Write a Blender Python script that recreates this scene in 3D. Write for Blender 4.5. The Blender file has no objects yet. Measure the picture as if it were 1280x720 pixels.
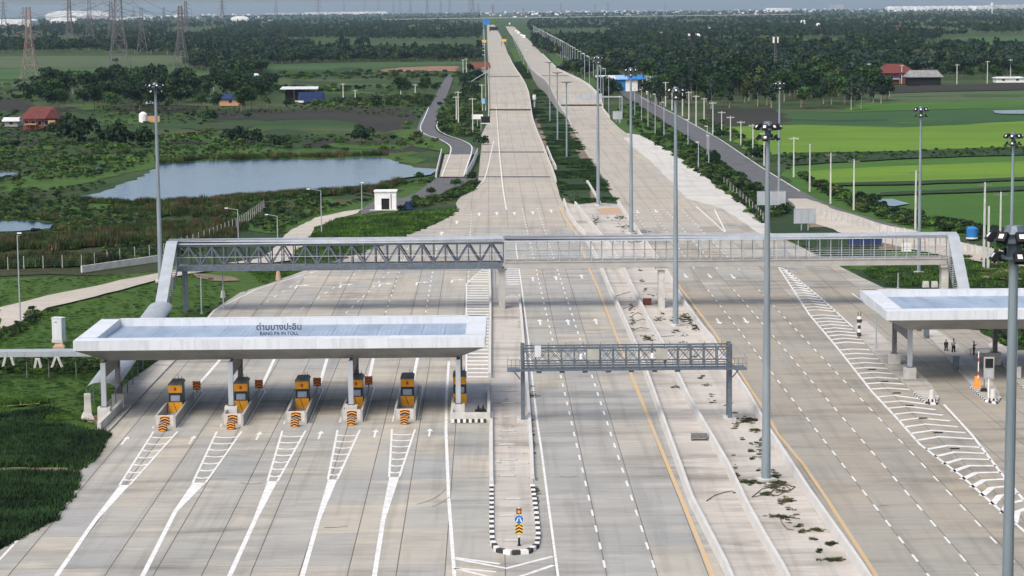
import bpy, math, random
from math import sin, cos, tan, atan, pi, radians, sqrt, hypot, atan2
from mathutils import Vector, Matrix
rnd = random.Random(7)
S = bpy.context.scene
COL = S.collection
# ------------------------------------------------------------------ camera
F = 2800.0; H = 40.5; TH = atan(353.0 / F); RO = 0.009
fwd = Vector((0, cos(TH), -sin(TH))); r0 = Vector((1, 0, 0)); u0 = Vector((0, sin(TH), cos(TH)))
RC = r0 * cos(RO) - u0 * sin(RO); UC = u0 * cos(RO) + r0 * sin(RO)
cd = bpy.data.cameras.new('camera'); cam = bpy.data.objects.new('camera', cd); COL.objects.link(cam)
cd.sensor_width = 36; cd.lens = F / 1280 * 36; cd.clip_start = 1; cd.clip_end = 60000
M = Matrix((RC, UC, -fwd)).transposed().to_4x4(); M.translation = (0, 0, H); cam.matrix_world = M
S.camera = cam
# ------------------------------------------------------------------ light
SUN_EL, SUN_AZ = radians(52), radians(215)      # azimuth clockwise from +Y, soft sun behind the camera's left shoulder
W = bpy.data.worlds.new('World'); S.world = W; W.use_nodes = True
wn = W.node_tree.nodes; wl = W.node_tree.links
sky = wn.new('ShaderNodeTexSky'); sky.sky_type = 'NISHITA'; sky.sun_disc = False
sky.sun_elevation = SUN_EL; sky.sun_rotation = SUN_AZ; sky.air_density = 1.0; sky.dust_density = 4.0; sky.ozone_density = 1.0
hs = wn.new('ShaderNodeHueSaturation'); hs.inputs['Saturation'].default_value = 0.85
tc = wn.new('ShaderNodeTexCoord'); va = wn.new('ShaderNodeVectorMath'); va.inputs[1].default_value = (0, 0, .03)      # horizon dip seen from a height
wl.new(tc.outputs['Generated'], va.inputs[0]); wl.new(va.outputs[0], sky.inputs[0]); wl.new(sky.outputs[0], hs.inputs['Color']); wl.new(hs.outputs[0], wn['Background'].inputs[0])
wn['Background'].inputs[1].default_value = 0.148
sd = bpy.data.lights.new('sun', 'SUN'); sd.energy = 1.85; sd.angle = radians(34); sd.color = (1, 0.94, 0.86)
so = bpy.data.objects.new('sun', sd); COL.objects.link(so)
sdir = Vector((sin(SUN_AZ) * cos(SUN_EL), cos(SUN_AZ) * cos(SUN_EL), sin(SUN_EL)))
so.rotation_euler = sdir.to_track_quat('Z', 'Y').to_euler()
S.view_settings.view_transform = 'Standard'; S.view_settings.look = 'None'
S.view_settings.exposure = 0.42; S.view_settings.gamma = 1
S.cycles.max_bounces = 5; S.cycles.diffuse_bounces = 2; S.cycles.volume_bounces = 0; S.cycles.transparent_max_bounces = 6
S.cycles.use_denoising = True

# ------------------------------------------------------------------ survey: photo pixel -> place
def gz(x, y):
    d = max(0.0, hypot(x, y) - 1500.0)
    return -d * d / 14.8e6
def P(px, py, Z=0.0):
    d = fwd + RC * ((px - 640) / F) + UC * ((360 - py) / F)
    g = 0.0
    for _ in range(8):
        t = (Z + g - H) / min(d.z, -1e-4); t = min(t, 26000)
        p = Vector((d.x * t, d.y * t, 0)); g = gz(p.x, p.y)
    p.z = Z + g
    return p
def height_at(base, py):                           # height reached by row py above a ground point
    px0 = 640 + F * (base - cam.location).dot(RC) / (base - cam.location).dot(fwd)
    d = fwd + RC * ((px0 - 640) / F) + UC * ((360 - py) / F)
    return H + d.z * base.y / d.y - base.z
def ppm(p): return F / (p - cam.location).dot(fwd)  # pixels per metre there
cam.location = (0, 0, H)
_v = fwd + RC * ((608 - 640) / F) + UC * ((360 - 7.3) / F)
PHI = atan2(-_v.x, _v.y)
BU = Vector((cos(PHI), sin(PHI), 0)); AV = Vector((-sin(PHI), cos(PHI), 0))
def UV(px, py): p = P(px, py); return (p.dot(BU), p.dot(AV))
def WP(u, v, z=0.0): p = BU * u + AV * v; return Vector((p.x, p.y, z))

# ------------------------------------------------------------------ materials
def srgb(*c): return tuple((v / 255 / 12.92 if v <= 10 else ((v / 255 + .055) / 1.055) ** 2.4) for v in c)
MT = {}
def mat(name, c1, c2=None, rough=0.75, scale=1.0, bump=0.0, metal=0.0, rand=0.0, stretch=None, world=False, island=0.0, spec=0.3, detail=5, contrast=(0.35, 0.65), emit=None):
    m = bpy.data.materials.new(name); m.use_nodes = True; n = m.node_tree.nodes; l = m.node_tree.links
    b = n['Principled BSDF']; b.inputs['Roughness'].default_value = rough; b.inputs['Metallic'].default_value = metal
    b.inputs['Specular IOR Level'].default_value = spec
    if c2 is None: c2 = tuple(v * 0.82 for v in c1)
    if world: co = n.new('ShaderNodeNewGeometry').outputs['Position']
    else: co = n.new('ShaderNodeTexCoord').outputs['Object']
    if stretch:
        mp = n.new('ShaderNodeMapping'); mp.inputs['Scale'].default_value = stretch; l.new(co, mp.inputs[0]); co = mp.outputs[0]
    nz = n.new('ShaderNodeTexNoise'); nz.inputs['Scale'].default_value = scale; nz.inputs['Detail'].default_value = detail
    l.new(co, nz.inputs['Vector'])
    mr = n.new('ShaderNodeMapRange'); mr.inputs[1].default_value = contrast[0]; mr.inputs[2].default_value = contrast[1]
    l.new(nz.outputs[0], mr.inputs[0])
    mx = n.new('ShaderNodeMix'); mx.data_type = 'RGBA'; mx.inputs[6].default_value = (*c1, 1); mx.inputs[7].default_value = (*c2, 1)
    l.new(mr.outputs[0], mx.inputs[0]); out = mx.outputs[2]
    for amt, sock in ((rand, 'o'), (island, 'i')):
        if amt:
            src = n.new('ShaderNodeObjectInfo').outputs['Random'] if sock == 'o' else n.new('ShaderNodeNewGeometry').outputs['Random Per Island']
            q = n.new('ShaderNodeMapRange'); q.inputs[3].default_value = 1 - amt; q.inputs[4].default_value = 1 + amt; l.new(src, q.inputs[0])
            vm = n.new('ShaderNodeVectorMath'); vm.operation = 'SCALE'; l.new(out, vm.inputs[0]); l.new(q.outputs[0], vm.inputs['Scale']); out = vm.outputs[0]
    l.new(out, b.inputs['Base Color'])
    if bump:
        n2 = n.new('ShaderNodeTexNoise'); n2.inputs['Scale'].default_value = scale * 6; n2.inputs['Detail'].default_value = 4; l.new(co, n2.inputs['Vector'])
        bp = n.new('ShaderNodeBump'); bp.inputs['Strength'].default_value = bump; bp.inputs['Distance'].default_value = 0.1
        l.new(n2.outputs[0], bp.inputs['Height']); l.new(bp.outputs[0], b.inputs['Normal'])
    MT[name] = m; return m
class NT:                                          # small helper for the bigger node set-ups
    def __init__(s, name, rough=0.85):
        s.m = bpy.data.materials.new(name); s.m.use_nodes = True; s.n = s.m.node_tree.nodes; s.l = s.m.node_tree.links
        s.b = s.n['Principled BSDF']; s.b.inputs['Roughness'].default_value = rough; s.b.inputs['Specular IOR Level'].default_value = 0.25
        s.pos = s.n.new('ShaderNodeNewGeometry').outputs['Position']; MT[name] = s.m
    def noise(s, scale, st=None, detail=5, lo=.4, hi=.6, rough=.55):
        co = s.pos
        if st:
            mp = s.n.new('ShaderNodeMapping'); mp.inputs['Scale'].default_value = st; mp.inputs['Rotation'].default_value = (0, 0, -PHI); s.l.new(co, mp.inputs[0]); co = mp.outputs[0]
        z = s.n.new('ShaderNodeTexNoise'); z.inputs['Scale'].default_value = scale; z.inputs['Detail'].default_value = detail; z.inputs['Roughness'].default_value = rough
        s.l.new(co, z.inputs['Vector']); r = s.n.new('ShaderNodeMapRange'); r.inputs[1].default_value = lo; r.inputs[2].default_value = hi
        s.l.new(z.outputs[0], r.inputs[0]); return r.outputs[0]
    def mix(s, f, a, b, blend='MIX'):
        x = s.n.new('ShaderNodeMix'); x.data_type = 'RGBA'; x.blend_type = blend
        for k, v in ((0, f), (6, a), (7, b)):
            if isinstance(v, tuple): x.inputs[k].default_value = (*v, 1)
            elif isinstance(v, (int, float)): x.inputs[k].default_value = v
            else: s.l.new(v, x.inputs[k])
        return x.outputs[2]
    def math(s, op, a, b=None):
        x = s.n.new('ShaderNodeMath'); x.operation = op
        for k, v in ((0, a), (1, b)):
            if v is None: continue
            if isinstance(v, (int, float)): x.inputs[k].default_value = v
            else: s.l.new(v, x.inputs[k])
        return x.outputs[0]
    def bump(s, h, st=.5, d=.1):
        b = s.n.new('ShaderNodeBump'); b.inputs['Strength'].default_value = st; b.inputs['Distance'].default_value = d
        s.l.new(h, b.inputs['Height']); s.l.new(b.outputs[0], s.b.inputs['Normal'])
    def done(s, c): s.l.new(c, s.b.inputs['Base Color']); return s.m

def concrete_mat(name, warm, grey, dark, rand=True, joints=False):
    k = NT(name, .8)
    if rand:
        oi = k.n.new('ShaderNodeObjectInfo').outputs['Random']
        f = k.math('ADD', k.math('MULTIPLY', oi, .62), k.math('MULTIPLY', k.noise(.035, lo=.3, hi=.7), .5))
    else: f = k.noise(.03, (1, .35, 1), lo=.3, hi=.7)
    c = k.mix(f, warm, grey)
    c = k.mix(k.math('MULTIPLY', k.noise(.055, (.7, 1.5, 1), detail=4, lo=.48, hi=.66), .55), c, tuple(v * .80 for v in grey))     # large damp areas
    c = k.mix(k.math('MULTIPLY', k.math('MULTIPLY', k.noise(.30, (.25, 1.1, 1), detail=8, lo=.44, hi=.70, rough=.65), k.noise(.06, detail=3, lo=.38, hi=.6)), .9), c, dark)          # broom and drying streaks across the slabs
    c = k.mix(k.math('MULTIPLY', k.math('MULTIPLY', k.noise(1.2, (.16, 1.3, 1), detail=8, lo=.46, hi=.74), k.noise(.11, detail=3, lo=.4, hi=.65)), .5), c, dark)
    c = k.mix(k.math('MULTIPLY', k.noise(.35, (.35, 1.2, 1), detail=6, lo=.54, hi=.72), .55), c, tuple(min(v * 1.14, .6) for v in warm))
    c = k.mix(k.math('MULTIPLY', k.noise(.45, (1.9, .07, 1), detail=4, lo=.50, hi=.74), .32), c, tuple(v * .66 for v in dark))      # wheel tracks along the lanes
    c = k.mix(k.math('MULTIPLY', k.noise(7, detail=8, lo=.45, hi=.8), .16), c, tuple(v * .6 for v in dark))
    if joints:                                     # far carriageway: joints too small to model
        sx = k.n.new('ShaderNodeMapping'); sx.inputs['Rotation'].default_value = (0, 0, -PHI); k.l.new(k.pos, sx.inputs[0])
        sep = k.n.new('ShaderNodeSeparateXYZ'); k.l.new(sx.outputs[0], sep.inputs[0])
        for ax, per, wd in ((0, 3.55, .035), (1, 10.0, .02)):
            fr = k.math('FRACT', k.math('DIVIDE', sep.outputs[ax], per)); a = k.math('LESS_THAN', fr, wd)
            c = k.mix(k.math('MULTIPLY', a, .5), c, tuple(v * .45 for v in dark))
    k.bump(k.noise(9, detail=6, lo=.2, hi=.8), .25, .02)
    return k.done(c)
concrete_mat('slab_concrete', (.465, .412, .33), (.345, .345, .32), (.155, .148, .13))
concrete_mat('slab_grey', (.385, .362, .32), (.335, .338, .325), (.165, .162, .15))
concrete_mat('slab_worn', (.345, .300, .235), (.315, .305, .270), (.15, .138, .12))
concrete_mat('road_concrete', (.44, .39, .31), (.375, .352, .31), (.26, .24, .215), rand=False, joints=True)
concrete_mat('median_concrete', (.55, .505, .45), (.42, .395, .36), (.13, .11, .085), rand=False)
concrete_mat('apron_concrete', (.55, .53, .49), (.50, .485, .45), (.36, .345, .31), rand=False)
mat('joint', (.16, .145, .125), rough=.9, world=True, scale=.5)
mat('tyre', (.20, .185, .165), (.30, .28, .25), world=True, scale=1.2)
mat('asphalt', (.115, .115, .12), (.085, .085, .09), world=True, scale=.3, rough=.9, bump=.2)
mat('white_paint', (.71, .71, .69), (.52, .51, .48), world=True, scale=1.4, contrast=(.4, .75), rough=.6)
mat('orange_paint', (.56, .36, .14), (.45, .38, .29), world=True, scale=.5, contrast=(.35, .65), rough=.65)
mat('kerb_white', (.75, .75, .73), (.6, .59, .57), world=True, scale=2)
mat('kerb_black', (.03, .03, .03), (.05, .05, .05), world=True, scale=2)
mat('barrier', (.56, .55, .53), (.47, .46, .435), world=True, scale=.35, rough=.8, contrast=(.3,.8))
mat('old_concrete', (.40, .39, .37), (.31, .30, .285), scale=.7, bump=.1, contrast=(.3,.75))
mat('pale_concrete', (.56, .55, .52), (.42, .41, .385), scale=1.1, bump=.2)
mat('white_panel', (.58, .61, .645), (.47, .50, .525), rough=.55, scale=1.3, spec=.4, rand=.05, stretch=(1.5, 1.5, .25), contrast=(.45, .8))
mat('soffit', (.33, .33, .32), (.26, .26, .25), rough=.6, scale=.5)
mat('blue_roof', (.32, .395, .49), (.23, .295, .385), rough=.5, scale=.5, stretch=(1, .3, 1), metal=.1, spec=.4, rand=.06)
mat('seam', (.29, .365, .47), rough=.45)
mat('steel', (.15, .18, .215), (.11, .135, .165), rough=.45, metal=.35, scale=2)
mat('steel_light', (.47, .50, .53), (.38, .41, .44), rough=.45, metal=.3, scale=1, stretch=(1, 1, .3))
mat('truss_steel', (.13, .155, .19), (.10, .12, .15), rough=.5, metal=.3, scale=2)
mat('galv', (.38, .415, .45), (.32, .35, .38), rough=.55, metal=.2, scale=.8, stretch=(1, 1, .2))
mat('mast_galv', (.29, .345, .38), (.22, .265, .30), rough=.45, metal=.35, scale=.8, stretch=(1, 1, .2))
mat('black', (.012, .012, .013), rough=.6)
mat('sky_sheen_plate', (.78, .80, .80), rough=.15, spec=.8)  # near-white colour stands in for sky reflected off the floodlight housings
mat('booth_orange', (.82, .37, .02), (.70, .30, .02), rough=.45, scale=2)
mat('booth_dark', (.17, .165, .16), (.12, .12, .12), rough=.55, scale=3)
mat('glass', (.36, .41, .50), (.25, .30, .38), rough=.12, spec=.8)
mat('frame_dark', (.03, .035, .06), rough=.4)
mat('chev_orange', (.85, .34, .06), rough=.5)
mat('chev_yellow', (.85, .50, .05), rough=.5)
mat('red', (.50, .05, .02), rough=.5)
mat('sign_blue', (.02, .16, .48), rough=.4)
mat('white_plain', (.80, .80, .78), rough=.5)
mat('letters', (.035, .05, .09), rough=.5)
mat('panel_beige', (.40, .39, .34), (.33, .32, .28), rough=.7)
mat('skin', (.35, .2, .13)); mat('hair', (.015, .012, .01)); mat('cloth_black', (.02, .02, .022)); mat('cloth_white', (.6, .6, .58)); mat('cloth_grey', (.09, .09, .1))
mat('pole_concrete', (.55, .56, .52), (.44, .45, .41), scale=.8, world=True)
mat('pylon_steel', (.19, .175, .18), (.14, .135, .14), rough=.6, metal=.2, scale=.5)
mat('pylon_red', (.30, .21, .20), (.24, .18, .17), rough=.6, scale=.2)
mat('wire', (.10, .10, .11), rough=.5)
mat('bark', (.13, .10, .08), (.08, .065, .05), scale=3); mat('bark_pale', (.34, .31, .27), (.2, .18, .15), scale=3)
mat('roof_red', (.15, .035, .028), (.085, .026, .024), rough=.7, scale=.8, rand=.1)
mat('roof_grey', (.27, .27, .26), (.15, .15, .15), rough=.7, scale=.6, stretch=(3, 1, 1))
mat('roof_pale', (.60, .61, .62), (.48, .49, .5), rough=.6, scale=.3)
mat('wall_red', (.24, .06, .045), (.15, .045, .035), scale=1); mat('wall_tan', (.5, .30, .17), scale=1); mat('wall_white', (.78, .78, .77), (.66, .66, .65), scale=1)
mat('wall_grey', (.35, .34, .33), scale=1); mat('tarp_blue', (.012, .025, .085), (.018, .045, .13), scale=.6, bump=.4); mat('sky_blue', (.02, .14, .42), (.03, .20, .5), scale=.4)
mat('light_blue', (.25, .42, .68), scale=.5); mat('dark_open', (.012, .012, .014)); mat('far_white', (.78, .79, .80), (.6, .6, .62), scale=.05, rand=.2)
mat('far_pale', (.55, .54, .53), (.36, .33, .32), scale=.03, island=.35); mat('rust', (.16, .05, .03)); mat('sand', (.46, .30, .19), (.38, .27, .18), world=True, scale=.6)
def foliage(name, c1, c2, hue=.25, scale=.35, island=.45):
    mat(name, tuple(v * .84 for v in c1), tuple(v * .54 for v in c2), rough=.85, scale=.16, rand=hue, island=island, spec=.15, contrast=(.36, .64), world=True)
foliage('leaf_dark', (.023, .056, .022), (.012, .032, .015))
foliage('leaf_mid', (.042, .094, .025), (.022, .054, .018))
foliage('leaf_olive', (.085, .120, .036), (.040, .066, .022))
foliage('leaf_bright', (.085, .175, .028), (.052, .12, .022))
foliage('weed_brown', (.15, .11, .058), (.085, .070, .036))
foliage('lawn_leaf', (.078, .160, .022), (.052, .115, .018))
foliage('leaf_blue', (.038, .070, .048), (.020, .042, .032))
# base ground: mixed wetland scrub
k = NT('ground_scrub', .95)
g1 = k.mix(k.noise(.02, (.5, 1.3, 1), lo=.42, hi=.6), (.036, .080, .015), (.020, .045, .012))
g1 = k.mix(k.noise(.011, (.4, 1.5, 1), lo=.52, hi=.64), g1, (.105, .092, .045))
g1 = k.mix(k.math('MULTIPLY', k.noise(.08, (.6, 1.2, 1), detail=8, lo=.42, hi=.62), .8), g1, (.028, .052, .020))
g1 = k.mix(k.math('MULTIPLY', k.noise(.6, detail=8, lo=.4, hi=.7), .5), g1, (.046, .092, .018))
k.bump(k.noise(.7, detail=8, lo=.2, hi=.8), 1.0, .8); k.done(g1)
def field_mat(name, a, b, c, s=.05, bump=.6, st=(.35, 1.6, 1)):
    a, b, c = [(q[0] * .86, q[1] * .90, q[2] * .84) for q in (a, b, c)] if name not in ('dirt', 'gravel_path', 'field_earth') else (a, b, c)
    k = NT(name, .9); x = k.mix(k.noise(s, st, lo=.4, hi=.6), a, b)
    x = k.mix(k.math('MULTIPLY', k.noise(s * 6, st, detail=8, lo=.45, hi=.7), .6), x, c)
    x = k.mix(k.math('MULTIPLY', k.noise(1.5, detail=8, lo=.4, hi=.7), .3), x, tuple(v * .55 for v in c))
    x = k.mix(k.math('MULTIPLY', k.noise(.012, detail=3, lo=.45, hi=.6), .4), x, tuple(v * .7 for v in b))
    k.bump(k.noise(1.2, detail=6, lo=.2, hi=.8), bump, .4); return k.done(x)
field_mat('lawn', (.050, .112, .014), (.070, .130, .018), (.032, .070, .013), .09)
field_mat('paddy_lime', (.145, .255, .016), (.118, .215, .015), (.085, .165, .016), .02, .3)
field_mat('paddy_green', (.070, .165, .015), (.054, .132, .015), (.036, .090, .015), .02, .3)
field_mat('paddy_dark', (.030, .085, .022), (.040, .110, .022), (.030, .055, .020), .02, .3)
field_mat('field_pale', (.105, .130, .060), (.080, .110, .048), (.055, .075, .034), .008, .4)
field_mat('field_green', (.058, .120, .034), (.048, .098, .028), (.036, .068, .022), .008, .4)
field_mat('field_brown', (.046, .036, .030), (.032, .028, .024), (.026, .036, .018), .03, .8)
field_mat('field_earth', (.30, .165, .10), (.22, .14, .09), (.14, .11, .07), .03, .8)
field_mat('scrub_dark', (.024, .052, .018), (.036, .070, .020), (.016, .034, .013), .06, 1.0)
field_mat('reed_brown', (.060, .060, .026), (.042, .066, .021), (.025, .042, .016), .06, 1.0)
field_mat('dirt', (.30, .22, .155), (.20, .155, .11), (.09, .10, .05), .15, .6)
field_mat('gravel_path', (.52, .47, .405), (.45, .41, .355), (.32, .30, .25), .2, .3)
k = NT('water', .08); k.b.inputs['Specular IOR Level'].default_value = .42
k.bump(k.noise(.35, (.6, 1.6, 1), detail=6, lo=.2, hi=.8), .12, .3); k.done(k.mix(k.noise(.012, (.5, 1.4, 1), lo=.4, hi=.6), (.022, .070, .160), (.016, .052, .125)))

# ------------------------------------------------------------------ mesh builder
class MB:
    def __init__(s): s.v = []; s.f = []; s.m = []
    def add(s, vs, fs, mi=0):
        o = len(s.v); s.v += [tuple(p) for p in vs]; s.f += [tuple(i + o for i in f) for f in fs]; s.m += [mi] * len(fs); return s
    def box(s, x0, x1, y0, y1, z0, z1, mi=0):
        return s.add([(x0, y0, z0), (x1, y0, z0), (x1, y1, z0), (x0, y1, z0), (x0, y0, z1), (x1, y0, z1), (x1, y1, z1), (x0, y1, z1)],
                     [(3, 2, 1, 0), (4, 5, 6, 7), (0, 1, 5, 4), (1, 2, 6, 5), (2, 3, 7, 6), (3, 0, 4, 7)], mi)
    def taper(s, x0, x1, y0, y1, z0, z1, k=.5, mi=0):
        cx, cy = (x0 + x1) / 2, (y0 + y1) / 2
        q = lambda x, y: (cx + (x - cx) * k, cy + (y - cy) * k, z1)
        return s.add([(x0, y0, z0), (x1, y0, z0), (x1, y1, z0), (x0, y1, z0), q(x0, y0), q(x1, y0), q(x1, y1), q(x0, y1)],
                     [(3, 2, 1, 0), (4, 5, 6, 7), (0, 1, 5, 4), (1, 2, 6, 5), (2, 3, 7, 6), (3, 0, 4, 7)], mi)
    def tube(s, a, b, r0, r1=None, n=8, mi=0):
        a = Vector(a); b = Vector(b); r1 = r0 if r1 is None else r1; d = (b - a)
        if d.length < 1e-6: return s
        d.normalize(); x = d.orthogonal().normalized(); y = d.cross(x); vs = []
        for c, r in ((a, r0), (b, r1)):
            for i in range(n):
                t = 2 * pi * i / n; vs.append(c + x * (r * cos(t)) + y * (r * sin(t)))
        fs = [(i, (i + 1) % n, n + (i + 1) % n, n + i) for i in range(n)] + [tuple(range(n - 1, -1, -1)), tuple(range(n, 2 * n))]
        return s.add(vs, fs, mi)
    def beam(s, a, b, w, h, mi=0, up=(0, 0, 1)):
        a = Vector(a); b = Vector(b); d = (b - a).normalized(); up = Vector(up)
        if abs(d.dot(up)) > .99: up = Vector((0, 1, 0))
        x = d.cross(up).normalized() * (w / 2); y = x.cross(d).normalized() * (h / 2)
        vs = [a - x - y, a + x - y, a + x + y, a - x + y, b - x - y, b + x - y, b + x + y, b - x + y]
        return s.add(vs, [(0, 1, 2, 3), (7, 6, 5, 4), (1, 0, 4, 5), (2, 1, 5, 6), (3, 2, 6, 7), (0, 3, 7, 4)], mi)
    def prism(s, pts, z0, z1, mi=0, side=None):
        n = len(pts)
        if sum(pts[i][0] * pts[(i + 1) % n][1] - pts[(i + 1) % n][0] * pts[i][1] for i in range(n)) < 0: pts = pts[::-1]
        s.add([(p[0], p[1], z0) for p in pts] + [(p[0], p[1], z1) for p in pts], [tuple(range(n, 2 * n))], mi)
        o = len(s.v) - 2 * n; sm = mi if side is None else side
        for i in range(n):
            j = (i + 1) % n; s.f.append((o + i, o + j, o + n + j, o + n + i)); s.m.append(sm)
        return s
    def flat(s, pts, z, mi=0):
        n = len(pts)
        if sum(pts[i][0] * pts[(i + 1) % n][1] - pts[(i + 1) % n][0] * pts[i][1] for i in range(n)) < 0: pts = pts[::-1]
        return s.add([(p[0], p[1], z) for p in pts], [tuple(range(n))], mi)
    def strip(s, path, w, z, mi=0):                # flat ribbon along a path
        L = offs(path, -w / 2); R = offs(path, w / 2)
        for i in range(len(path) - 1):
            s.add([(L[i][0], L[i][1], z), (R[i][0], R[i][1], z), (R[i + 1][0], R[i + 1][1], z), (L[i + 1][0], L[i + 1][1], z)], [(0, 1, 2, 3)], mi)
        return s
    def wall(s, path, w, z0, z1, mi=0, wt=None):   # wall of width w (wt at its top)
        wt = w if wt is None else wt
        A, B, C, D = offs(path, w / 2), offs(path, wt / 2), offs(path, -wt / 2), offs(path, -w / 2)
        vs = []
        for i in range(len(path)):
            g = path[i][2] if len(path[i]) > 2 else 0
            vs += [(A[i][0], A[i][1], z0 + g), (B[i][0], B[i][1], z1 + g), (C[i][0], C[i][1], z1 + g), (D[i][0], D[i][1], z0 + g)]
        fs = []
        for i in range(len(path) - 1):
            o = i * 4
            for a, b in ((0, 1), (1, 2), (2, 3)): fs.append((o + a, o + 4 + a, o + 4 + b, o + b))
        fs += [(3, 2, 1, 0), tuple(len(vs) - 4 + q for q in (0, 1, 2, 3))]
        return s.add(vs, fs, mi)
    def build(s, name, mats, parent=None, loc=None, rot=0, smooth=False):
        me = bpy.data.meshes.new(name); me.from_pydata(s.v, [], s.f)
        if not isinstance(mats, (list, tuple)): mats = [mats]
        for q in mats: me.materials.append(MT[q])
        if len(mats) > 1: me.polygons.foreach_set('material_index', s.m)
        if smooth: me.polygons.foreach_set('use_smooth', [True] * len(s.f))
        me.update()
        o = bpy.data.objects.new(name, me); COL.objects.link(o)
        if parent: o.parent = parent
        if loc is not None: o.location = loc
        o.rotation_euler.z = rot
        return o
def offs(path, d):
    out = []; n = len(path)
    for i in range(n):
        a = Vector(path[max(0, i - 1)][:2]); b = Vector(path[min(n - 1, i + 1)][:2]); t = (b - a).normalized()
        out.append((path[i][0] + t.y * d, path[i][1] - t.x * d))
    return out
def tag(o, label=None, cat=None, group=None, kind=None):
    if label: o['label'] = label
    if cat: o['category'] = cat
    if group: o['group'] = group
    if kind: o['kind'] = kind
    return o
def thing(name, label, cat, loc, rot=0, group=None):
    o = bpy.data.objects.new(name, None); COL.objects.link(o); o.location = loc; o.rotation_euler.z = rot; o.empty_display_size = .5
    return tag(o, label, cat, group)
def kids(o, _c={}):
    return [c for c in bpy.data.objects if c.parent == o]
def dup(tree, loc, rot=None, label=None, scale=None):   # tree = (root, [(part, [subparts])])
    root, parts = tree; r = root.copy(); COL.objects.link(r); r.location = loc
    if rot is not None: r.rotation_euler = (0, 0, rot)
    if scale is not None: r.scale = scale if isinstance(scale, tuple) else (scale,) * 3
    if label: r['label'] = label
    for p, subs in parts:
        c = p.copy(); COL.objects.link(c); c.parent = r
        for q in subs: d = q.copy(); COL.objects.link(d); d.parent = c
    return r
def tree_of(root): return (root, [(p, kids(p)) for p in kids(root)])
def sheet(name, pts, z, m, kind='structure', ragged=0, step=6, hole=None):
    pts = [(p[0], p[1]) for p in pts]
    if ragged:
        q = []; n = len(pts)
        for i in range(n):
            a, b = pts[i], pts[(i + 1) % n]; L = hypot(b[0] - a[0], b[1] - a[1]); k_ = max(1, min(60, int(L / step)))
            nx, ny = (b[1] - a[1]) / max(L, 1e-6), -(b[0] - a[0]) / max(L, 1e-6)
            for j in range(k_):
                t = j / k_; d = rnd.uniform(-ragged, ragged); q.append((a[0] + (b[0] - a[0]) * t + nx * d, a[1] + (b[1] - a[1]) * t + ny * d))
        pts = q
    from mathutils.geometry import tessellate_polygon
    tr = tessellate_polygon([[Vector((p[0], p[1], 0)) for p in pts]])
    mb = MB(); mb.add([(p[0], p[1], z + gz(*p)) for p in pts], [])
    for t in tr:
        a, b, c = [pts[i] for i in t]
        cr = (b[0] - a[0]) * (c[1] - a[1]) - (b[1] - a[1]) * (c[0] - a[0])
        mb.f.append(tuple(t) if cr > 0 else tuple(t)[::-1]); mb.m.append(0)
    o = mb.build(name, m); o['kind'] = kind; return o
def inside(x, y, poly):
    c = False; j = len(poly) - 1
    for i in range(len(poly)):
        if (poly[i][1] > y) != (poly[j][1] > y) and x < (poly[j][0] - poly[i][0]) * (y - poly[i][1]) / (poly[j][1] - poly[i][1]) + poly[i][0]: c = not c
        j = i
    return c
def smooth(pts, n=2):
    for _ in range(n):
        o = []
        for i in range(len(pts)):
            a, b = pts[i], pts[(i + 1) % len(pts)]; o += [(a[0] * .75 + b[0] * .25, a[1] * .75 + b[1] * .25), (a[0] * .25 + b[0] * .75, a[1] * .25 + b[1] * .75)]
        pts = o
    return pts
def smooth_open(pts, n=2):
    for _ in range(n):
        o = [pts[0]]
        for a, b in zip(pts, pts[1:]): o += [(a[0] * .75 + b[0] * .25, a[1] * .75 + b[1] * .25), (a[0] * .25 + b[0] * .75, a[1] * .25 + b[1] * .75)]
        pts = o + [pts[-1]]
    return pts
def PP(pts, Z=0): return [P(a, b, Z) for a, b in pts]

# ================================================================== THE SETTING
mb = MB(); rings = [0] + [60 * 1.115 ** i for i in range(58)]; NA = 72
for r in rings:
    for a in range(NA):
        x, y = r * sin(2 * pi * a / NA), r * cos(2 * pi * a / NA); mb.v.append((x, y, -.40 + gz(x, y)))
for i in range(len(rings) - 1):
    for a in range(NA):
        b = (a + 1) % NA; mb.f.append((i * NA + a, (i + 1) * NA + a, (i + 1) * NA + b, i * NA + b)[::-1]); mb.m.append(0)
g = mb.build('ground', 'ground_scrub', smooth=True); g['kind'] = 'structure'

# ---- fields, lawns, ponds (polygons surveyed from the photo)
Z1, Z2, Z3 = -.34, -.22, -.12; ZC = [0]
def fld(name, m, pts, z=Z1, rag=1.2, step=6):
    if z in (Z1, Z2, Z3): ZC[0] += 1; z += (ZC[0] % 20) * .005
    return sheet(name, PP(pts), z, m, ragged=rag, step=step)
fld('field', 'field_pale', [(-120, 72), (0, 70), (225, 69), (232, 77), (205, 83), (-120, 85)], Z1, 6, 30)
fld('field', 'field_green', [(-120, 87), (210, 83), (290, 86), (285, 93), (120, 97), (-120, 100)], Z1, 5, 25)
fld('field', 'field_pale', [(-120, 102), (60, 101), (300, 95), (330, 99), (180, 105), (-120, 110)], Z1, 5, 25)
fld('field', 'field_brown', [(-120, 124), (30, 122), (45, 128), (30, 136), (-120, 138)], Z1, 4, 20)
fld('field', 'field_green', [(315, 76), (400, 78), (500, 76), (580, 74), (585, 80), (500, 83), (420, 86), (320, 86)], Z1, 5, 25)
fld('field', 'field_earth', [(478, 87), (500, 84), (545, 82), (572, 82), (570, 89), (540, 88), (515, 91), (485, 92)], Z2, 2, 8)
fld('field', 'field_green', [(320, 101), (420, 102), (492, 104), (490, 108), (400, 111), (330, 108)], Z1, 4, 20)
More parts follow.
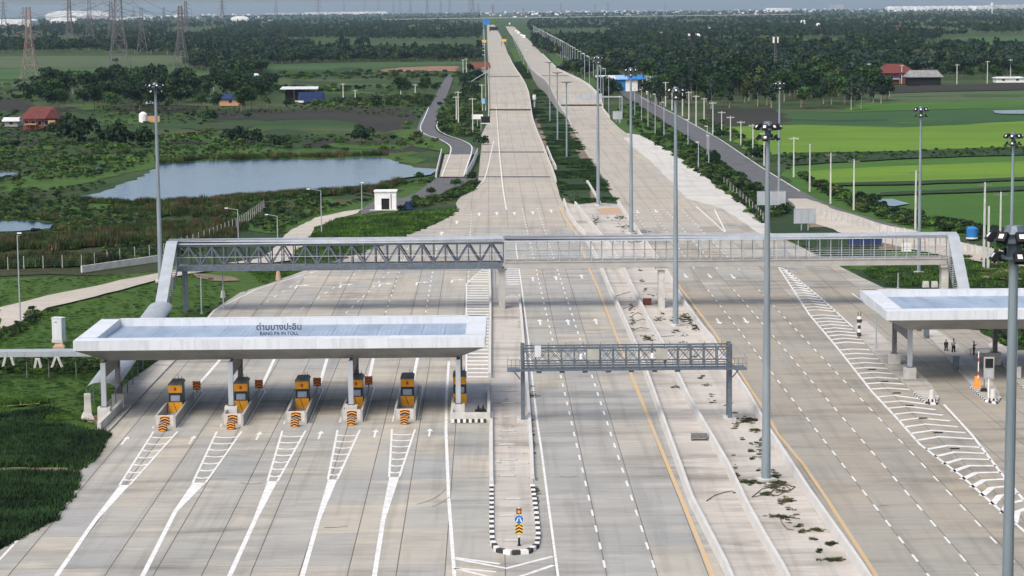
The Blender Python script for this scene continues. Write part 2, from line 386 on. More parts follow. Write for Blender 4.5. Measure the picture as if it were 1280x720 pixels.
fld('field', 'field_brown', [(322, 137), (450, 133), (515, 134), (524, 142), (505, 158), (470, 164), (445, 152), (400, 147), (322, 150)], Z1, 3, 12)
fld('field', 'field_brown', [(262, 138), (345, 135), (345, 147), (270, 149)], Z1, 3, 12)
fld('field', 'field_brown', [(200, 171), (330, 168), (520, 176), (540, 185), (500, 190), (330, 178), (200, 178)], Z1, 3, 12)
fld('field', 'lawn', [(80, 195), (205, 185), (330, 183), (460, 186), (535, 198), (520, 204), (440, 197), (330, 199), (205, 205), (120, 222), (70, 238), (0, 240), (0, 226), (40, 214)], Z1, 2, 8)
fld('field', 'lawn', [(490, 165), (535, 160), (555, 172), (575, 186), (560, 192), (515, 180)], Z2, 1.5, 6)
fld('field', 'reed_brown', [(-90, 300), (60, 285), (110, 300), (205, 298), (205, 345), (110, 340), (-90, 345)], Z1, 2, 6)
fld('field', 'reed_brown', [(205, 258), (260, 256), (330, 250), (330, 290), (300, 300), (205, 298)], Z1, 2, 6)
fld('lawn', 'lawn', [(-90, 352), (20, 345), (102, 345), (200, 338), (225, 330), (330, 330), (400, 326), (386, 336), (330, 356), (296, 366), (262, 388), (236, 420), (196, 462), (120, 545), (40, 545), (-90, 545)], Z1, .8, 4)
fld('lawn', 'scrub_dark', [(-90, 545), (120, 545), (90, 600), (60, 645), (0, 685), (-90, 715)], Z1, .5, 4)
fld('lawn', 'scrub_dark', [(280, 292), (360, 262), (470, 262), (572, 255), (573, 265), (560, 271), (500, 297), (440, 319), (395, 334), (290, 330), (255, 312)], Z1, 1, 4)
fld('field', 'lawn', [(340, 285), (400, 262), (460, 250), (540, 228), (560, 232), (540, 250), (500, 262), (430, 284), (380, 292)], Z2, 1, 5)
# right side
fld('paddy_field', 'paddy_lime', [(900, 158), (1000, 155), (1120, 158), (1400, 146), (1400, 178), (1240, 184), (1180, 187), (1000, 190), (955, 193), (925, 180)], Z1, 2, 14)
fld('paddy_field', 'paddy_dark', [(940, 150), (985, 140), (1400, 128), (1400, 146), (1120, 158), (1000, 155)], Z1, 3, 14)
fld('paddy_field', 'paddy_green', [(1075, 128), (1400, 122), (1400, 129), (1050, 140)], Z2, 2, 14)
fld('field', 'field_brown', [(880, 136), (970, 133), (990, 150), (960, 155), (905, 157), (890, 150)], Z1, 2, 10)
fld('field', 'field_pale', [(1080, 117), (1400, 109), (1400, 122), (1080, 128)], Z1, 3, 14)
fld('field', 'field_brown', [(1060, 109), (1170, 106), (1400, 101), (1400, 109), (1170, 114), (1070, 117)], Z2, 2, 10)
fld('paddy_field', 'paddy_green', [(985, 205), (1100, 197), (1400, 190), (1400, 300), (1250, 297), (1160, 288), (1110, 277), (1050, 262), (1005, 240), (985, 225)], Z1, 2, 8)
fld('paddy_field', 'paddy_lime', [(1010, 213), (1130, 206), (1300, 200), (1300, 222), (1150, 228), (1010, 230)], Z2, 1.5, 8)
fld('paddy_field', 'paddy_lime', [(1230, 60), (1235, 54), (1420, 52), (1420, 60)], Z2, 10, 50)
fld('field', 'field_green', [(1190, 46), (1290, 44), (1420, 46), (1420, 56), (1200, 56)], Z1, 10, 50)
fld('field', 'field_pale', [(820, 52), (900, 50), (900, 54), (820, 55)], Z1, 10, 50)
fld('field', 'field_green', [(975, 49), (1050, 48), (1060, 52), (975, 53)], Z1, 10, 50)
for nm, a in (('field_bund', [(975, 192), (1100, 190), (1240, 184), (1400, 178), (1400, 190), (1180, 196), (1090, 200), (985, 206)]), ('field_bund', [(1010, 229), (1150, 226), (1300, 220), (1400, 217), (1400, 220), (1150, 230), (1010, 232)]),
              ('field_bund', [(1100, 240), (1200, 236), (1300, 231), (1400, 229), (1400, 232), (1200, 240), (1100, 244)])):
    sheet(nm, PP(a), -.01, 'scrub_dark', ragged=1, step=6)
fld('lawn', 'scrub_dark', [(1065, 334), (1100, 322), (1200, 316), (1400, 335), (1400, 362), (1080, 358)], Z1, .6, 4)
fld('lawn', 'lawn', [(772, 168), (760, 145), (795, 130), (860, 175), (940, 228), (990, 262), (1030, 276), (1100, 300), (1200, 320), (1100, 336), (1070, 334), (1000, 302), (955, 290), (925, 255), (870, 215)], Z1, 1, 5)
fld('lawn', 'scrub_dark', [(930, 245), (975, 240), (1030, 272), (1090, 292), (1110, 318), (1070, 330), (1000, 302), (955, 288)], Z2, 1, 4)
fld('dirt_patch', 'dirt', [(1008, 274), (1040, 276), (1040, 284), (1012, 284)], Z3, .6, 2)
fld('dirt_patch', 'dirt', [(1100, 300), (1150, 297), (1160, 310), (1100, 312)], Z3, .6, 2)
fld('dirt_patch', 'dirt', [(1215, 336), (1300, 333), (1300, 350), (1225, 347)], Z3, .6, 2)
fld('dirt_patch', 'dirt', [(1200, 318), (1235, 318), (1235, 324), (1205, 323)], Z3, .6, 2)
fld('dirt_patch', 'dirt', [(0, 500), (45, 497), (50, 505), (0, 508)], Z3, .4, 1.5)
fld('dirt_patch', 'dirt', [(0, 584), (90, 584), (112, 588), (90, 592), (0, 588)], Z3, .3, 1.5)
fld('dirt_patch', 'dirt', [(110, 522), (130, 515), (135, 528), (118, 532)], Z3, .3, 1.5)
fld('dirt_patch', 'dirt', [(232, 340), (290, 344), (300, 350), (262, 350)], Z3, .5, 2)
def patches(n, poly, mats, w, h):
    i = 0
    xs = [p[0] for p in poly]; ys = [p[1] for p in poly]
    while i < n:
        x, y = rnd.uniform(min(xs), max(xs)), rnd.uniform(min(ys), max(ys))
        if not inside(x, y, poly): continue
        i += 1; k_ = (y - 5) / 200; a, b = rnd.uniform(*w) , rnd.uniform(*h) * k_; pts = []
        for q in range(11): t = 2 * pi * q / 11; f = rnd.uniform(.6, 1.25); pts.append((x + a * cos(t) * f, y + b * sin(t) * f + a * cos(t) * rnd.choice((-.02, .02))))
        sheet('grass_patch', PP(pts), -.325 + i * .0045, rnd.choice(mats), ragged=1.5 / max(.3, k_), step=6 / max(.3, k_))
WET = [(-100, 180), (330, 180), (545, 180), (545, 215), (480, 240), (380, 270), (300, 300), (200, 318), (-100, 335)]
patches(44, WET, ['lawn', 'lawn', 'scrub_dark', 'reed_brown', 'scrub_dark'], (15, 70), (3, 8))
patches(30, [(-100, 110), (320, 138), (540, 138), (560, 100), (600, 92), (600, 84), (320, 84), (560, 175), (-100, 180)], ['scrub_dark', 'field_green', 'reed_brown', 'scrub_dark', 'field_brown', 'lawn'], (15, 60), (3, 8))
patches(14, [(1000, 110), (1400, 100), (1400, 150), (1000, 156)], ['paddy_dark', 'paddy_green', 'reed_brown', 'scrub_dark'], (20, 80), (1.5, 4))
# ponds
def pond(pts, z=-.05, rag=1.0):
    ZC[0] += 1; return sheet('pond', PP(pts), -.015 - (ZC[0] % 8) * .004, 'water', ragged=rag, step=5)
pond([(93, 247), (120, 241), (150, 232), (175, 222), (200, 205), (260, 201), (330, 200), (400, 199), (450, 197), (482, 196), (500, 204), (520, 209), (545, 211), (535, 218), (500, 223), (470, 233), (420, 237), (380, 239), (340, 240), (300, 244), (262, 246), (238, 250), (195, 252), (150, 250)])
pond([(-60, 277), (20, 276), (70, 279), (60, 285), (20, 289), (-60, 291)])
pond([(-30, 216), (22, 215), (20, 220), (-30, 221)]); pond([(122, 208), (133, 207), (132, 212), (120, 212)])
pond([(1097, 249), (1120, 248), (1136, 254), (1120, 257), (1098, 256)], Z3)
pond([(440, 282), (455, 280), (463, 283), (455, 287), (438, 286)], Z3, .4)
pond([(1240, 138), (1300, 137), (1300, 142), (1250, 142)], Z3)
# ---- paths and service roads
sheet('concrete_path', PP([(0, 412), (0, 384), (60, 369), (105, 360), (150, 350), (215, 338), (330, 322), (355, 296), (362, 288), (395, 272), (430, 264), (452, 261), (448, 266), (420, 273), (395, 284), (388, 296), (362, 325), (240, 341), (200, 349), (120, 370), (60, 384), (42, 396), (-80, 440), (-80, 404)]), -.02, 'gravel_path', ragged=.25, step=3)
sheet('service_road', PP([(450, 262), (468, 251), (505, 247), (520, 241), (546, 222), (597, 222), (578, 234), (545, 244), (505, 256), (485, 262), (452, 268)]), -.015, 'asphalt')
sheet('service_road', PP(smooth([(521, 160), (527, 145), (538, 130), (545, 118), (552, 104), (560, 93), (568, 93), (563, 108), (557, 125), (552, 138), (545, 152), (543, 163), (556, 170), (575, 175), (592, 182), (597, 190), (592, 194), (560, 194), (563, 184), (555, 178), (535, 172), (522, 166)])), -.015, 'asphalt')
rd = sheet('service_road', PP(smooth([(780, 108), (795, 116), (850, 145), (900, 173), (950, 207), (1000, 238), (1040, 258), (1100, 276), (1180, 297), (1300, 326), (1300, 336), (1170, 312), (1080, 292), (1020, 272), (990, 258), (940, 228), (895, 196), (850, 165), (800, 132), (772, 116)])), -.015, 'asphalt')
sheet('dirt_road', PP([(985, 248), (1010, 248), (1045, 262), (1105, 280), (1185, 301), (1300, 332), (1300, 340), (1170, 317), (1075, 298), (1010, 276)]), -.008, 'gravel_path', ragged=.4, step=4)
sheet('concrete_apron', PP([(772, 165), (800, 169), (840, 190), (870, 212), (900, 236), (925, 252), (955, 280), (962, 292), (955, 296), (905, 262), (858, 248), (836, 225), (812, 200), (790, 184)]), .045, 'apron_concrete', ragged=.3, step=5)

# ---- carriageways near the camera: dark joint bed + one piece per slab
def clip(poly, x0, x1, y0, y1):
    for ax, lim, sg in ((0, x0, 1), (0, x1, -1), (1, y0, 1), (1, y1, -1)):
        out = []; n = len(poly)
        for i in range(n):
            a, b = poly[i], poly[(i + 1) % n]; da, db = (a[ax] - lim) * sg, (b[ax] - lim) * sg
            if da >= 0: out.append(a)
            if da * db < 0: t = da / (da - db); out.append((a[0] + (b[0] - a[0]) * t, a[1] + (b[1] - a[1]) * t))
        poly = out
        if len(poly) < 3: return []
    return poly
def area(p): return abs(sum(p[i][0] * p[(i + 1) % len(p)][1] - p[(i + 1) % len(p)][0] * p[i][1] for i in range(len(p)))) / 2
def slab_road(name, pxpoly, uref, du, v0, dv, label):
    base = sheet(name, PP(pxpoly), 0.0, 'joint')
    q = [UV(*p) for p in pxpoly]; us = [a for a, b in q]; vs = [b for a, b in q]
    i0 = math.floor((min(us) - uref) / du); i1 = math.ceil((max(us) - uref) / du); n = 0
    for i in range(i0, i1):
        off = rnd.choice((0, 0, 2.5)) if False else 0
        for j in range(math.floor((min(vs) - v0) / dv), math.ceil((max(vs) - v0) / dv)):
            c = clip(q, uref + i * du + .037, uref + (i + 1) * du - .037, v0 + j * dv + .05, v0 + (j + 1) * dv - .05)
            if len(c) < 3 or area(c) < 1.0: continue
            w = [WP(*p) for p in c]; cx = sum(p.x for p in w) / len(w); cy = sum(p.y for p in w) / len(w)
            m = MB(); m.prism([(p.x - cx, p.y - cy) for p in w], 0, .03)
            o = m.build('slab', 'slab_worn' if label == 'worn' and rnd.random() < min(1, max(0, (420 - cy) / 130)) else 'slab_grey' if label == 'grey' and rnd.random() < .75 or label == '' and rnd.random() < .22 else 'slab_concrete', base, (cx, cy, 0.002)); n += 1
    return base
SPLIT = [(622, 285), (616, 335), (612, 400), (612, 470), (613, 530), (614, 600), (615, 690), (617, 745)]
LEFT_EDGE = [(-70, 725), (0, 688), (60, 652), (95, 600), (128, 545), (165, 500), (207, 456), (240, 418), (266, 388), (300, 366), (335, 355), (395, 333), (440, 318), (500, 297), (530, 285)]
uL = UV(617, 715)[0]; uC = UV(757, 712)[0]; uR = UV(1153.75, 711.5)[0]
plaza = slab_road('toll_plaza_road', LEFT_EDGE + SPLIT + [(-70, 745)], uL, 3.5, 150, 10.0, '')
B1 = [(701, 237), (705, 252), (711, 269), (721, 284), (729, 292), (749, 330), (761, 360), (783, 408), (805, 460), (833, 540), (865, 630), (907, 712), (921, 745)]
centre = slab_road('main_road', SPLIT + [(921, 745), (907, 712), (865, 630), (833, 540), (805, 460), (783, 408), (761, 360), (749, 330), (729, 292), (721, 284)], uC, 3.62, 155, 10.0, 'grey')
B3 = [(773, 255), (781, 267), (791, 282), (803, 299), (834, 344), (857, 384), (877, 412), (890, 427), (917, 470), (935, 497), (960, 542), (985, 580), (1012, 622), (1047, 672), (1077, 715), (1096, 745)]
right = slab_road('oncoming_road', B3[2:] + [(1420, 745), (1420, 372), (1300, 366), (1160, 362), (1105, 360), (1075, 346), (1010, 313), (960, 290), (945, 279)], uR, 3.6, 158, 10.0, 'worn')
sheet('oncoming_road_edge', PP([(1420, 745), (1420, 372), (1900, 372), (2300, 745)]), .01, 'slab_concrete')
# inner service channel between barriers 1 and 2, and the bare median
B2 = [(719, 256), (727, 267), (747, 291), (765, 314), (780, 340), (792, 365), (810, 402), (830, 437), (842, 462), (860, 500), (880, 535), (910, 587), (935, 640), (957, 680), (978, 716), (993, 745)]
sheet('drainage_channel', PP(B1[1:] + B2[::-1]), -.01, 'median_concrete')
sheet('median_strip', PP(B2[:] + B3[::-1] + [(745, 253)]), .0, 'median_concrete')

# ---- far carriageways: stations (row, left, right, deck height)
def deck(name, st, m='road_concrete', thick=.5):
    L, R = [], []
    for y, a, b, z in st: L.append(P(a, y, z)); R.append(P(b, y, z))
    mb = MB(); n = len(st)
    for i in range(n):
        for p in (L[i], R[i]): mb.v.append(tuple(p))
        for p in (L[i], R[i]): mb.v.append((p.x, p.y, min(p.z - thick, -.2 + gz(p.x, p.y)) if True else 0))
    for i in range(n - 1):
        o = 4 * i; mb.f += [(o, o + 1, o + 5, o + 4), (o + 1, o + 3, o + 7, o + 5), (o + 2, o, o + 4, o + 6)]; mb.m += [0, 1, 1]
    mb.f += [(0, 2, 3, 1), (4 * n - 4, 4 * n - 3, 4 * n - 1, 4 * n - 2)]; mb.m += [1, 1]
    o = mb.build(name, [m, 'old_concrete']); o['kind'] = 'structure'; return o, L, R
stL = [(299, 494, 733, .03), (285, 532, 722, .03), (275, 555, 715, .03), (268, 565, 710, .03), (262, 573, 706, .03), (254, 570, 704, .03), (246, 575, 700, .03), (238, 593, 698, .03), (228, 597, 695, .03), (213, 599, 690, .03), (198, 600, 684, .03), (184, 602, 679, .05), (168, 602, 672, .15), (152, 610, 666.5, .6), (142, 611, 664.5, 1.6), (130, 611, 663, 3.4), (118, 611, 661, 5.0), (107, 610.5, 657, 6.0), (98, 610, 652, 6.0), (90, 610.5, 646.5, 4.2), (80, 610.5, 640.5, 1.5), (70, 610, 636, .4), (60, 609.5, 632.5, .03), (48, 609, 627.5, .03), (38, 608.8, 622.5, .03), (31, 609, 618, .03)]
farL, LL, LR = deck('far_carriageway', stL)
stR = [(293, 797, 962, .03), (282, 790, 948, .03), (270, 783, 938, .03), (258, 775, 924, .03), (246, 767, 900, .03), (236, 759, 874, .03), (220, 749, 852, .03), (205, 741, 831, .03), (190, 731.5, 812, .03), (175, 723, 795, .03), (160, 715, 774, .1), (148, 710, 762, .5), (138, 703, 754, 1.4), (128, 696.5, 752, 3.0), (118, 692, 747, 4.5), (108, 687, 737, 5.6), (100, 681, 724, 6.0), (94, 672, 711, 5.6), (87, 664.5, 697, 4.0), (78, 659, 688, 1.6), (68, 653.5, 678, .5), (58, 648, 669, .03), (48, 642, 659, .03), (40, 636, 650, .03), (33, 632, 642, .03)]
farR, RL, RR = deck('far_oncoming_carriageway', stR)
# bridge joint strips across the decks, seen as grey bands
for y, a, b, z in ((221, 594, 688, .03), (190, 600, 680, .045), (136.5, 611, 663.5, 2.5), (95.3, 610, 650, 5.9)):
    p, q = P(a, y, z + .02), P(b, y, z + .02)
    mb = MB(); w = p.y * .0032
    mb.add([(p.x, p.y - w, p.z), (q.x, q.y - w, q.z), (q.x, q.y + w, q.z + .02), (p.x, p.y + w, p.z + .02)], [(0, 1, 2, 3)]); mb.build('expansion_joint', 'asphalt', farL)
for y, a, b, z in ((131, 699, 752, 2.6), (94.5, 673, 711, 5.75)):
    p, q = P(a, y, z + .02), P(b, y, z + .02)
    mb = MB(); w = p.y * .003
    mb.add([(p.x, p.y - w, p.z), (q.x, q.y - w, q.z), (q.x, q.y + w, q.z + .04), (p.x, p.y + w, p.z + .04)], [(0, 1, 2, 3)]); mb.build('expansion_joint', 'asphalt', farR)
# parapets of the far decks
def parapet(path, lab, h=.9, w=.35, m='barrier'):
    p0 = path[0]; mb = MB(); mb.wall([(p.x - p0.x, p.y - p0.y, p.z - p0.z) for p in path], w, 0, h, wt=w * .55)
    return tag(mb.build('barrier_wall', m, loc=p0), lab, 'barrier')
parapet(LR[8:22], 'pale parapet along the inner edge of the hump of the left carriageway')
parapet(LL[13:22], 'pale parapet along the outer edge of the hump of the left carriageway')
parapet(RL[10:21], 'curved parapet on the median side of the oncoming road hump')
parapet(RR[11:21], 'curved parapet on the service road side of the oncoming road hump')
parapet(PP([(684, 187), (690, 202), (695, 212)]), 'short white parapet beside the median grass below the road hump', 1.0, .5)

# ---- median between the far decks: grass, dirt strips
fld('median_grass', 'scrub_dark', [(663, 130), (668, 110), (700, 118), (716, 160), (745, 213), (775, 255), (720, 256), (702, 238), (694, 214), (676, 172)], -.02, .6, 4)
fld('dirt_patch', 'dirt', [(668, 150), (672, 148), (683, 175), (694, 212), (690, 214), (680, 190)], 0, .3, 2)
fld('dirt_patch', 'dirt', [(703, 140), (708, 140), (728, 182), (742, 208), (733, 208), (720, 190), (712, 165)], 0, .5, 2)
fld('dirt_patch', 'dirt', [(738, 236), (744, 236), (752, 252), (738, 254)], 0.005, .4, 2)
fld('far_median_grass', 'lawn', [(636, 60), (646, 60), (668, 95), (655, 95), (645, 78)], -.02, .6, 8)
fld('sand_heap', 'sand', [(745, 261), (775, 259), (781, 266), (750, 268)], .012, .2, 2)
for a in ([(741, 243), (745, 243), (757, 262), (752, 262)],):
    tag(MB().wall([(p.x - P(*a[0]).x, p.y - P(*a[0]).y) for p in PP([(734, 228), (743, 243), (750, 256)])], .5, 0, .5).build('concrete_gutter', 'pale_concrete', loc=P(*a[0])), 'short pale gutter edge in the median grass', 'gutter')

# ================================================================== road markings
ZM = .040
def dashes(parent, p0, p1, spacing, length, w, name='lane_line', m='white_paint', z=ZM):
    a, b = P(*p0), P(*p1); L = (b - a).length; d = (b - a).normalized(); s = Vector((-d.y, d.x, 0)) * (w / 2); mb = MB(); t = 0
    while t + length < L:
        p, q = a + d * t, a + d * (t + length); mb.add([(*(p - s).xy, z), (*(p + s).xy, z), (*(q + s).xy, z), (*(q - s).xy, z)], [(0, 3, 2, 1)]); t += spacing
    return mb.build(name, m, parent)
def solid(parent, pts, w, m='white_paint', z=ZM, name='edge_line'):
    return MB().strip(PP(pts), w, z).build(name, m, parent)
def arrow(parent, px, py, away=True, turn=False, s=1.0, z=ZM):
    p = P(px, py); a = PHI + (0 if away else pi); mb = MB()
    mb.add([(-.12 * s, -2.6 * s, z), (.12 * s, -2.6 * s, z), (.12 * s, .8 * s, z), (-.12 * s, .8 * s, z)], [(0, 1, 2, 3)])
    if turn: mb.add([(.12 * s, .2 * s, z), (.12 * s, .8 * s, z), (.9 * s, 1.0 * s, z), (.9 * s, .6 * s, z)], [(0, 3, 2, 1)]); mb.add([(.9 * s, 0 * s, z), (1.7 * s, .8 * s, z), (.9 * s, 1.6 * s, z)], [(0, 1, 2)])
    else: mb.add([(-.42 * s, .8 * s, z), (.42 * s, .8 * s, z), (0, 2.6 * s, z)], [(0, 1, 2)])
    return mb.build('lane_arrow', 'white_paint', parent, (p.x, p.y, 0), a)
DS, DL, DW = 5.55, 2.2, .17
dashes(centre, (762, 735), (652, 258), DS, DL, DW); dashes(centre, (826, 735), (671, 258), DS, DL, DW)
solid(centre, [(698, 725), (686, 635), (677, 565), (672, 532), (666, 480), (660, 422), (652, 359), (644, 302)], .2)
solid(centre, [(893, 725), (887.5, 712), (817.5, 540), (785, 458), (747.5, 361), (736, 335), (720, 292), (714, 284), (705, 270), (699, 258)], .34, 'orange_paint')
# toll lanes: long white wedges, hatched noses
def wedge(bottom, mid, nl, nr, tipL, tipR):
    solid(plaza, [bottom, mid], .36, name='lane_line')
    m0, l, r, a, b = P(*mid), P(*nl), P(*nr), P(*tipL), P(*tipR); mb = MB()
    mb.flat([(m0.x - .18, m0.y), (m0.x + .18, m0.y), (r.x, r.y), (l.x, l.y)], ZM + .004)
    for i in range(7):
        s = (i + .75) / 7.6; u, v = l.lerp(a, s), r.lerp(b, s); c = (u + v) / 2; c.y -= .45
        mb.strip([u, u.lerp(c, .6) - AV * .12, c, v.lerp(c, .6) - AV * .12, v], .42, ZM + .008)
    mb.strip([l, a], .2, ZM + .012); mb.strip([r, b], .2, ZM + .016)
    mb.build('hatched_nose', 'white_paint', plaza)
wedge((66, 727), (118, 652), (149.5, 607), (162, 607), (192, 540), (222, 540)); wedge((175, 727), (219, 640), (241, 604), (257, 604), (271, 540), (302, 540))
wedge((284, 727), (319, 650), (334.5, 602), (347, 602), (353, 539), (382, 539)); wedge((376, 727), (398, 650), (410, 600), (421.5, 600), (422, 538), (450, 538)); wedge((467, 727), (479, 650), (486.5, 597), (499, 597), (490, 537), (519, 537))
solid(plaza, [(568.5, 727), (561, 625), (557.5, 540), (558, 500), (561, 452)], .28)
solid(plaza, [(-8, 708), (22, 676)], .2); solid(plaza, [(26, 671), (34, 663)], .2)
solid(plaza, [(130, 546), (165, 503), (215, 452), (268, 388), (320, 362), (420, 331)], .2)
for a, b in (((243, 487), (275, 450)), ((326, 486), (343, 449)), ((399, 483), (409, 448)), ((460, 480), (467, 447)), ((516, 478), (522, 447))): solid(plaza, [a, b], .35, name='lane_line')
for a, b in (((322, 385), (420, 322)), ((376, 387), (459, 332)), ((432, 392), (510, 318)), ((482, 391), (510, 308)), ((532, 391), (546, 310)), ((585, 352), (589, 262))): dashes(plaza, a, b, DS, 2.0, .17)
solid(plaza, [(583, 470), (583, 355), (607, 333)], .2); solid(plaza, [(637, 262), (650, 330)], .15) if False else None
def hatch(parent, quads, step, w, z=ZM, peak=0):
    mb = MB()
    for (l0, r0_), (l1, r1_) in quads:
        A, B_, C_, D_ = P(*l0), P(*r0_), P(*l1), P(*r1_); L = ((A + B_) / 2 - (C_ + D_) / 2).length; n = max(1, int(L / step))
        for i in range(n):
            s = (i + .5) / n; l, r = A.lerp(C_, s), B_.lerp(D_, s)
            if peak:
                c = l.lerp(r, .45); c += AV * peak; mb.strip([l, c, r], w, z)
            else: mb.strip([l, r], w, z)
    return mb.build('hatching', 'white_paint', parent)
hatch(centre if False else plaza, [(((584, 474), (611, 474)), ((584, 356), (611, 356))), (((585, 354), (611, 354)), ((605, 334), (612, 334)))], 2.7, .9)
hatch(centre, [(((634, 357), (650, 357)), ((632, 335), (648, 335)))], 2.7, .9)
hatch(centre, [(((569, 698), (625, 706)), ((569, 697), (625, 705))), (((569, 711), (620, 716)), ((569, 710), (620, 715)))], 9, .35)
solid(centre, [(569, 699), (633, 711), (691, 696)], .4, name='chevron_line'); solid(centre, [(569, 711), (633, 727), (692, 707)], .4, name='chevron_line')
for a in ((156, 551), (240, 550), (323, 545), (400, 544), (469, 542), (537, 541)): arrow(plaza, *a, s=.8)
for a in ((426, 357), (475, 356), (521, 354), (565, 351), (371, 358)): arrow(plaza, *a, turn=True, s=1.1)
for a in ((675, 403), (710, 403), (745, 402), (666, 349), (695, 348), (727, 346)): arrow(centre, *a)
for a in ((643, 267), (666, 266), (689, 264), (599, 268), (621, 267), (552, 292), (571, 278)): arrow(farL, *a, s=1.3)
# oncoming carriageway markings
for p0, p1 in (((1170, 735), (833, 307)), ((1232, 735), (805, 258)), ((1296, 735), (862, 270)), ((1045, 560), (846, 302))): pass
dashes(right, (1166, 727), (882, 359), DS, DL, DW); dashes(right, (1228, 727), (914, 359), DS, DL, DW); dashes(right, (1290, 727), (945, 359), DS, DL, DW)
dashes(farR, (806, 285), (790, 262), 6, 2, .2); dashes(right, (868, 336), (812, 262), DS, DL, DW); dashes(right, (897, 336), (832, 262), DS, DL, DW); dashes(right, (925, 338), (852, 262), DS, DL, DW)
solid(right, [(1098, 725), (1092, 715), (1060, 665), (1032, 622), (1005, 582), (972, 542), (952, 507), (937, 485), (892, 414), (852, 362), (838, 342), (806, 299), (797, 288)], .32, 'orange_paint')
solid(right, [(973, 334), (1012, 394), (1045, 433), (1090, 490), (1120, 522), (1150, 556), (1200, 594), (1300, 682)], .25)
solid(right, [(973, 334), (984, 338), (1030, 376), (1066, 409)], .25); solid(right, [(1180, 506), (1215, 544), (1250, 590), (1300, 650)], .25)
solid(right, [(1065, 367), (1110, 400)], .25)
hatch(right, [(((975, 337), (985, 339)), ((1010, 390), (1048, 392))), (((1012, 393), (1050, 394)), ((1045, 432), (1085, 432)))], 2.8, .7, peak=1.2)
hatch(right, [(((1047, 435), (1088, 435)), ((1092, 490), (1143, 491)))], 3.2, .7, peak=.8)
hatch(right, [(((1094, 493), (1148, 496)), ((1150, 555), (1222, 553))), (((1152, 558), (1224, 556)), ((1275, 660), (1290, 640)))], 2.9, .6, peak=1.4)
for a in ((898, 402), (932, 401), (857, 345), (887, 345), (916, 346)): arrow(right, *a, away=False)
for a in ((797, 265), (820, 264), (843, 265)): arrow(farR, *a, away=False, s=1.2)
# far edge lines on the left deck
def deckline(par, st, fr, w, m='white_paint'):
    path = [P(a + (b - a) * fr, y, z + .05) for y, a, b, z in st]; mb = MB()
    for p, q in zip(path, path[1:]):
        mb.add([(p.x - w / 2, p.y, p.z), (p.x + w / 2, p.y, p.z), (q.x + w / 2, q.y, q.z), (q.x - w / 2, q.y, q.z)], [(0, 1, 2, 3)])
    return mb.build('lane_line', m, par)
deckline(farL, [(262, 633, 633, .03), (235, 628.5, 628, .03), (200, 625, 625, .03), (160, 622, 622, .3), (136, 620.5, 620.5, 2.5), (110, 617.5, 617.5, 5.6), (98, 616.5, 616, 6)], 0, .25)
deckline(farL, [(236, 595, 595, .03), (225, 605, 605, .03), (213, 609, 609, .03), (190, 614, 614, .03), (176, 617, 617, .1)], 0, .25)
solid(farR, [(870, 258), (908, 292)], .25, z=.05); solid(farR, [(893, 262), (908, 292)], .25, z=.05); solid(right, [(908, 292), (914, 301)], .25)

# ================================================================== barriers and kerbs
def barrier(path, lab, h=.72, w=.55, wt=.26, cat='barrier', m='barrier', name='concrete_barrier'):
    pts = PP(path); p0 = pts[0]
    root = thing(name, lab, cat, p0); L = 0; pts = [p - p0 for p in pts]
    # one piece per precast length of about 12 m
    dens = [pts[0]]
    for a, b in zip(pts, pts[1:]):
        n = max(1, round((b - a).length / 6)); dens += [a.lerp(b, (i + 1) / n) for i in range(n)]
    for i in range(0, len(dens) - 1, 2):
        seg = dens[i:i + 3]
        if len(seg) < 2: break
        s0 = seg[0] + (seg[1] - seg[0]).normalized() * .05
        MB().wall([s0] + seg[1:], w, -.02, h, wt=wt).build('barrier_segment', m, root)
    return root
barrier(B1[1:], 'long concrete barrier between the main road and the drainage channel')
barrier(B2, 'long concrete barrier between the drainage channel and the weedy median')
barrier(B3, 'concrete barrier along the orange line of the oncoming road')
barrier([(612, 335), (613, 372), (613, 400), (612.5, 450), (612.5, 474)], 'thin concrete barrier beside the hatched strip left of the gantry', .7, .4)
barrier([(649, 372), (652, 400), (655, 440), (658, 470), (660, 500), (664, 560), (665.5, 600)], 'low concrete kerb wall along the right side of the median island', .5, .45, .3)
barrier([(614, 520), (614, 560), (614.5, 608)], 'low concrete kerb wall on the left side of the median island', .5, .45, .3)
# median island slab and chequered kerb
isl = [(614, 474), (613, 520), (614, 608), (614.5, 660), (615.5, 680), (622, 690), (640, 694), (660, 693), (671, 686), (673, 672), (670, 640), (665.5, 605), (664, 560), (660, 500), (655, 440), (649, 372), (641, 368), (630, 372), (614, 376)]
mi_ = sheet('median_island', PP(isl), .10, 'median_concrete')
MB().wall(PP(isl + isl[:1]), .12, 0, .12).build('kerb', 'old_concrete', mi_)
def chequer(path, step, parent, name='kerb_block', w=.36, z0=0, z1=.26):
    pts = PP(path); dens = []
    for a, b in zip(pts, pts[1:]):
        n = max(1, round((b - a).length / step)); dens += [a.lerp(b, i / n) for i in range(n)]
    dens.append(pts[-1])
    for i in range(len(dens) - 1):
        a, b = dens[i], dens[i + 1]; c = (a + b) / 2
        MB().wall([a - c, b - c], w, z0, z1).build(name, 'kerb_black' if i % 2 else 'kerb_white', parent, c)
chequer([(614.5, 609), (614.5, 660), (615.5, 680)], .85, mi_); chequer([(665.5, 609), (670, 640), (673, 672), (671, 684)], .85, mi_)
chequer([(615.5, 681), (622, 690.5), (640, 694), (660, 692.5), (671, 685)], .78, mi_, z1=.34, w=.4)
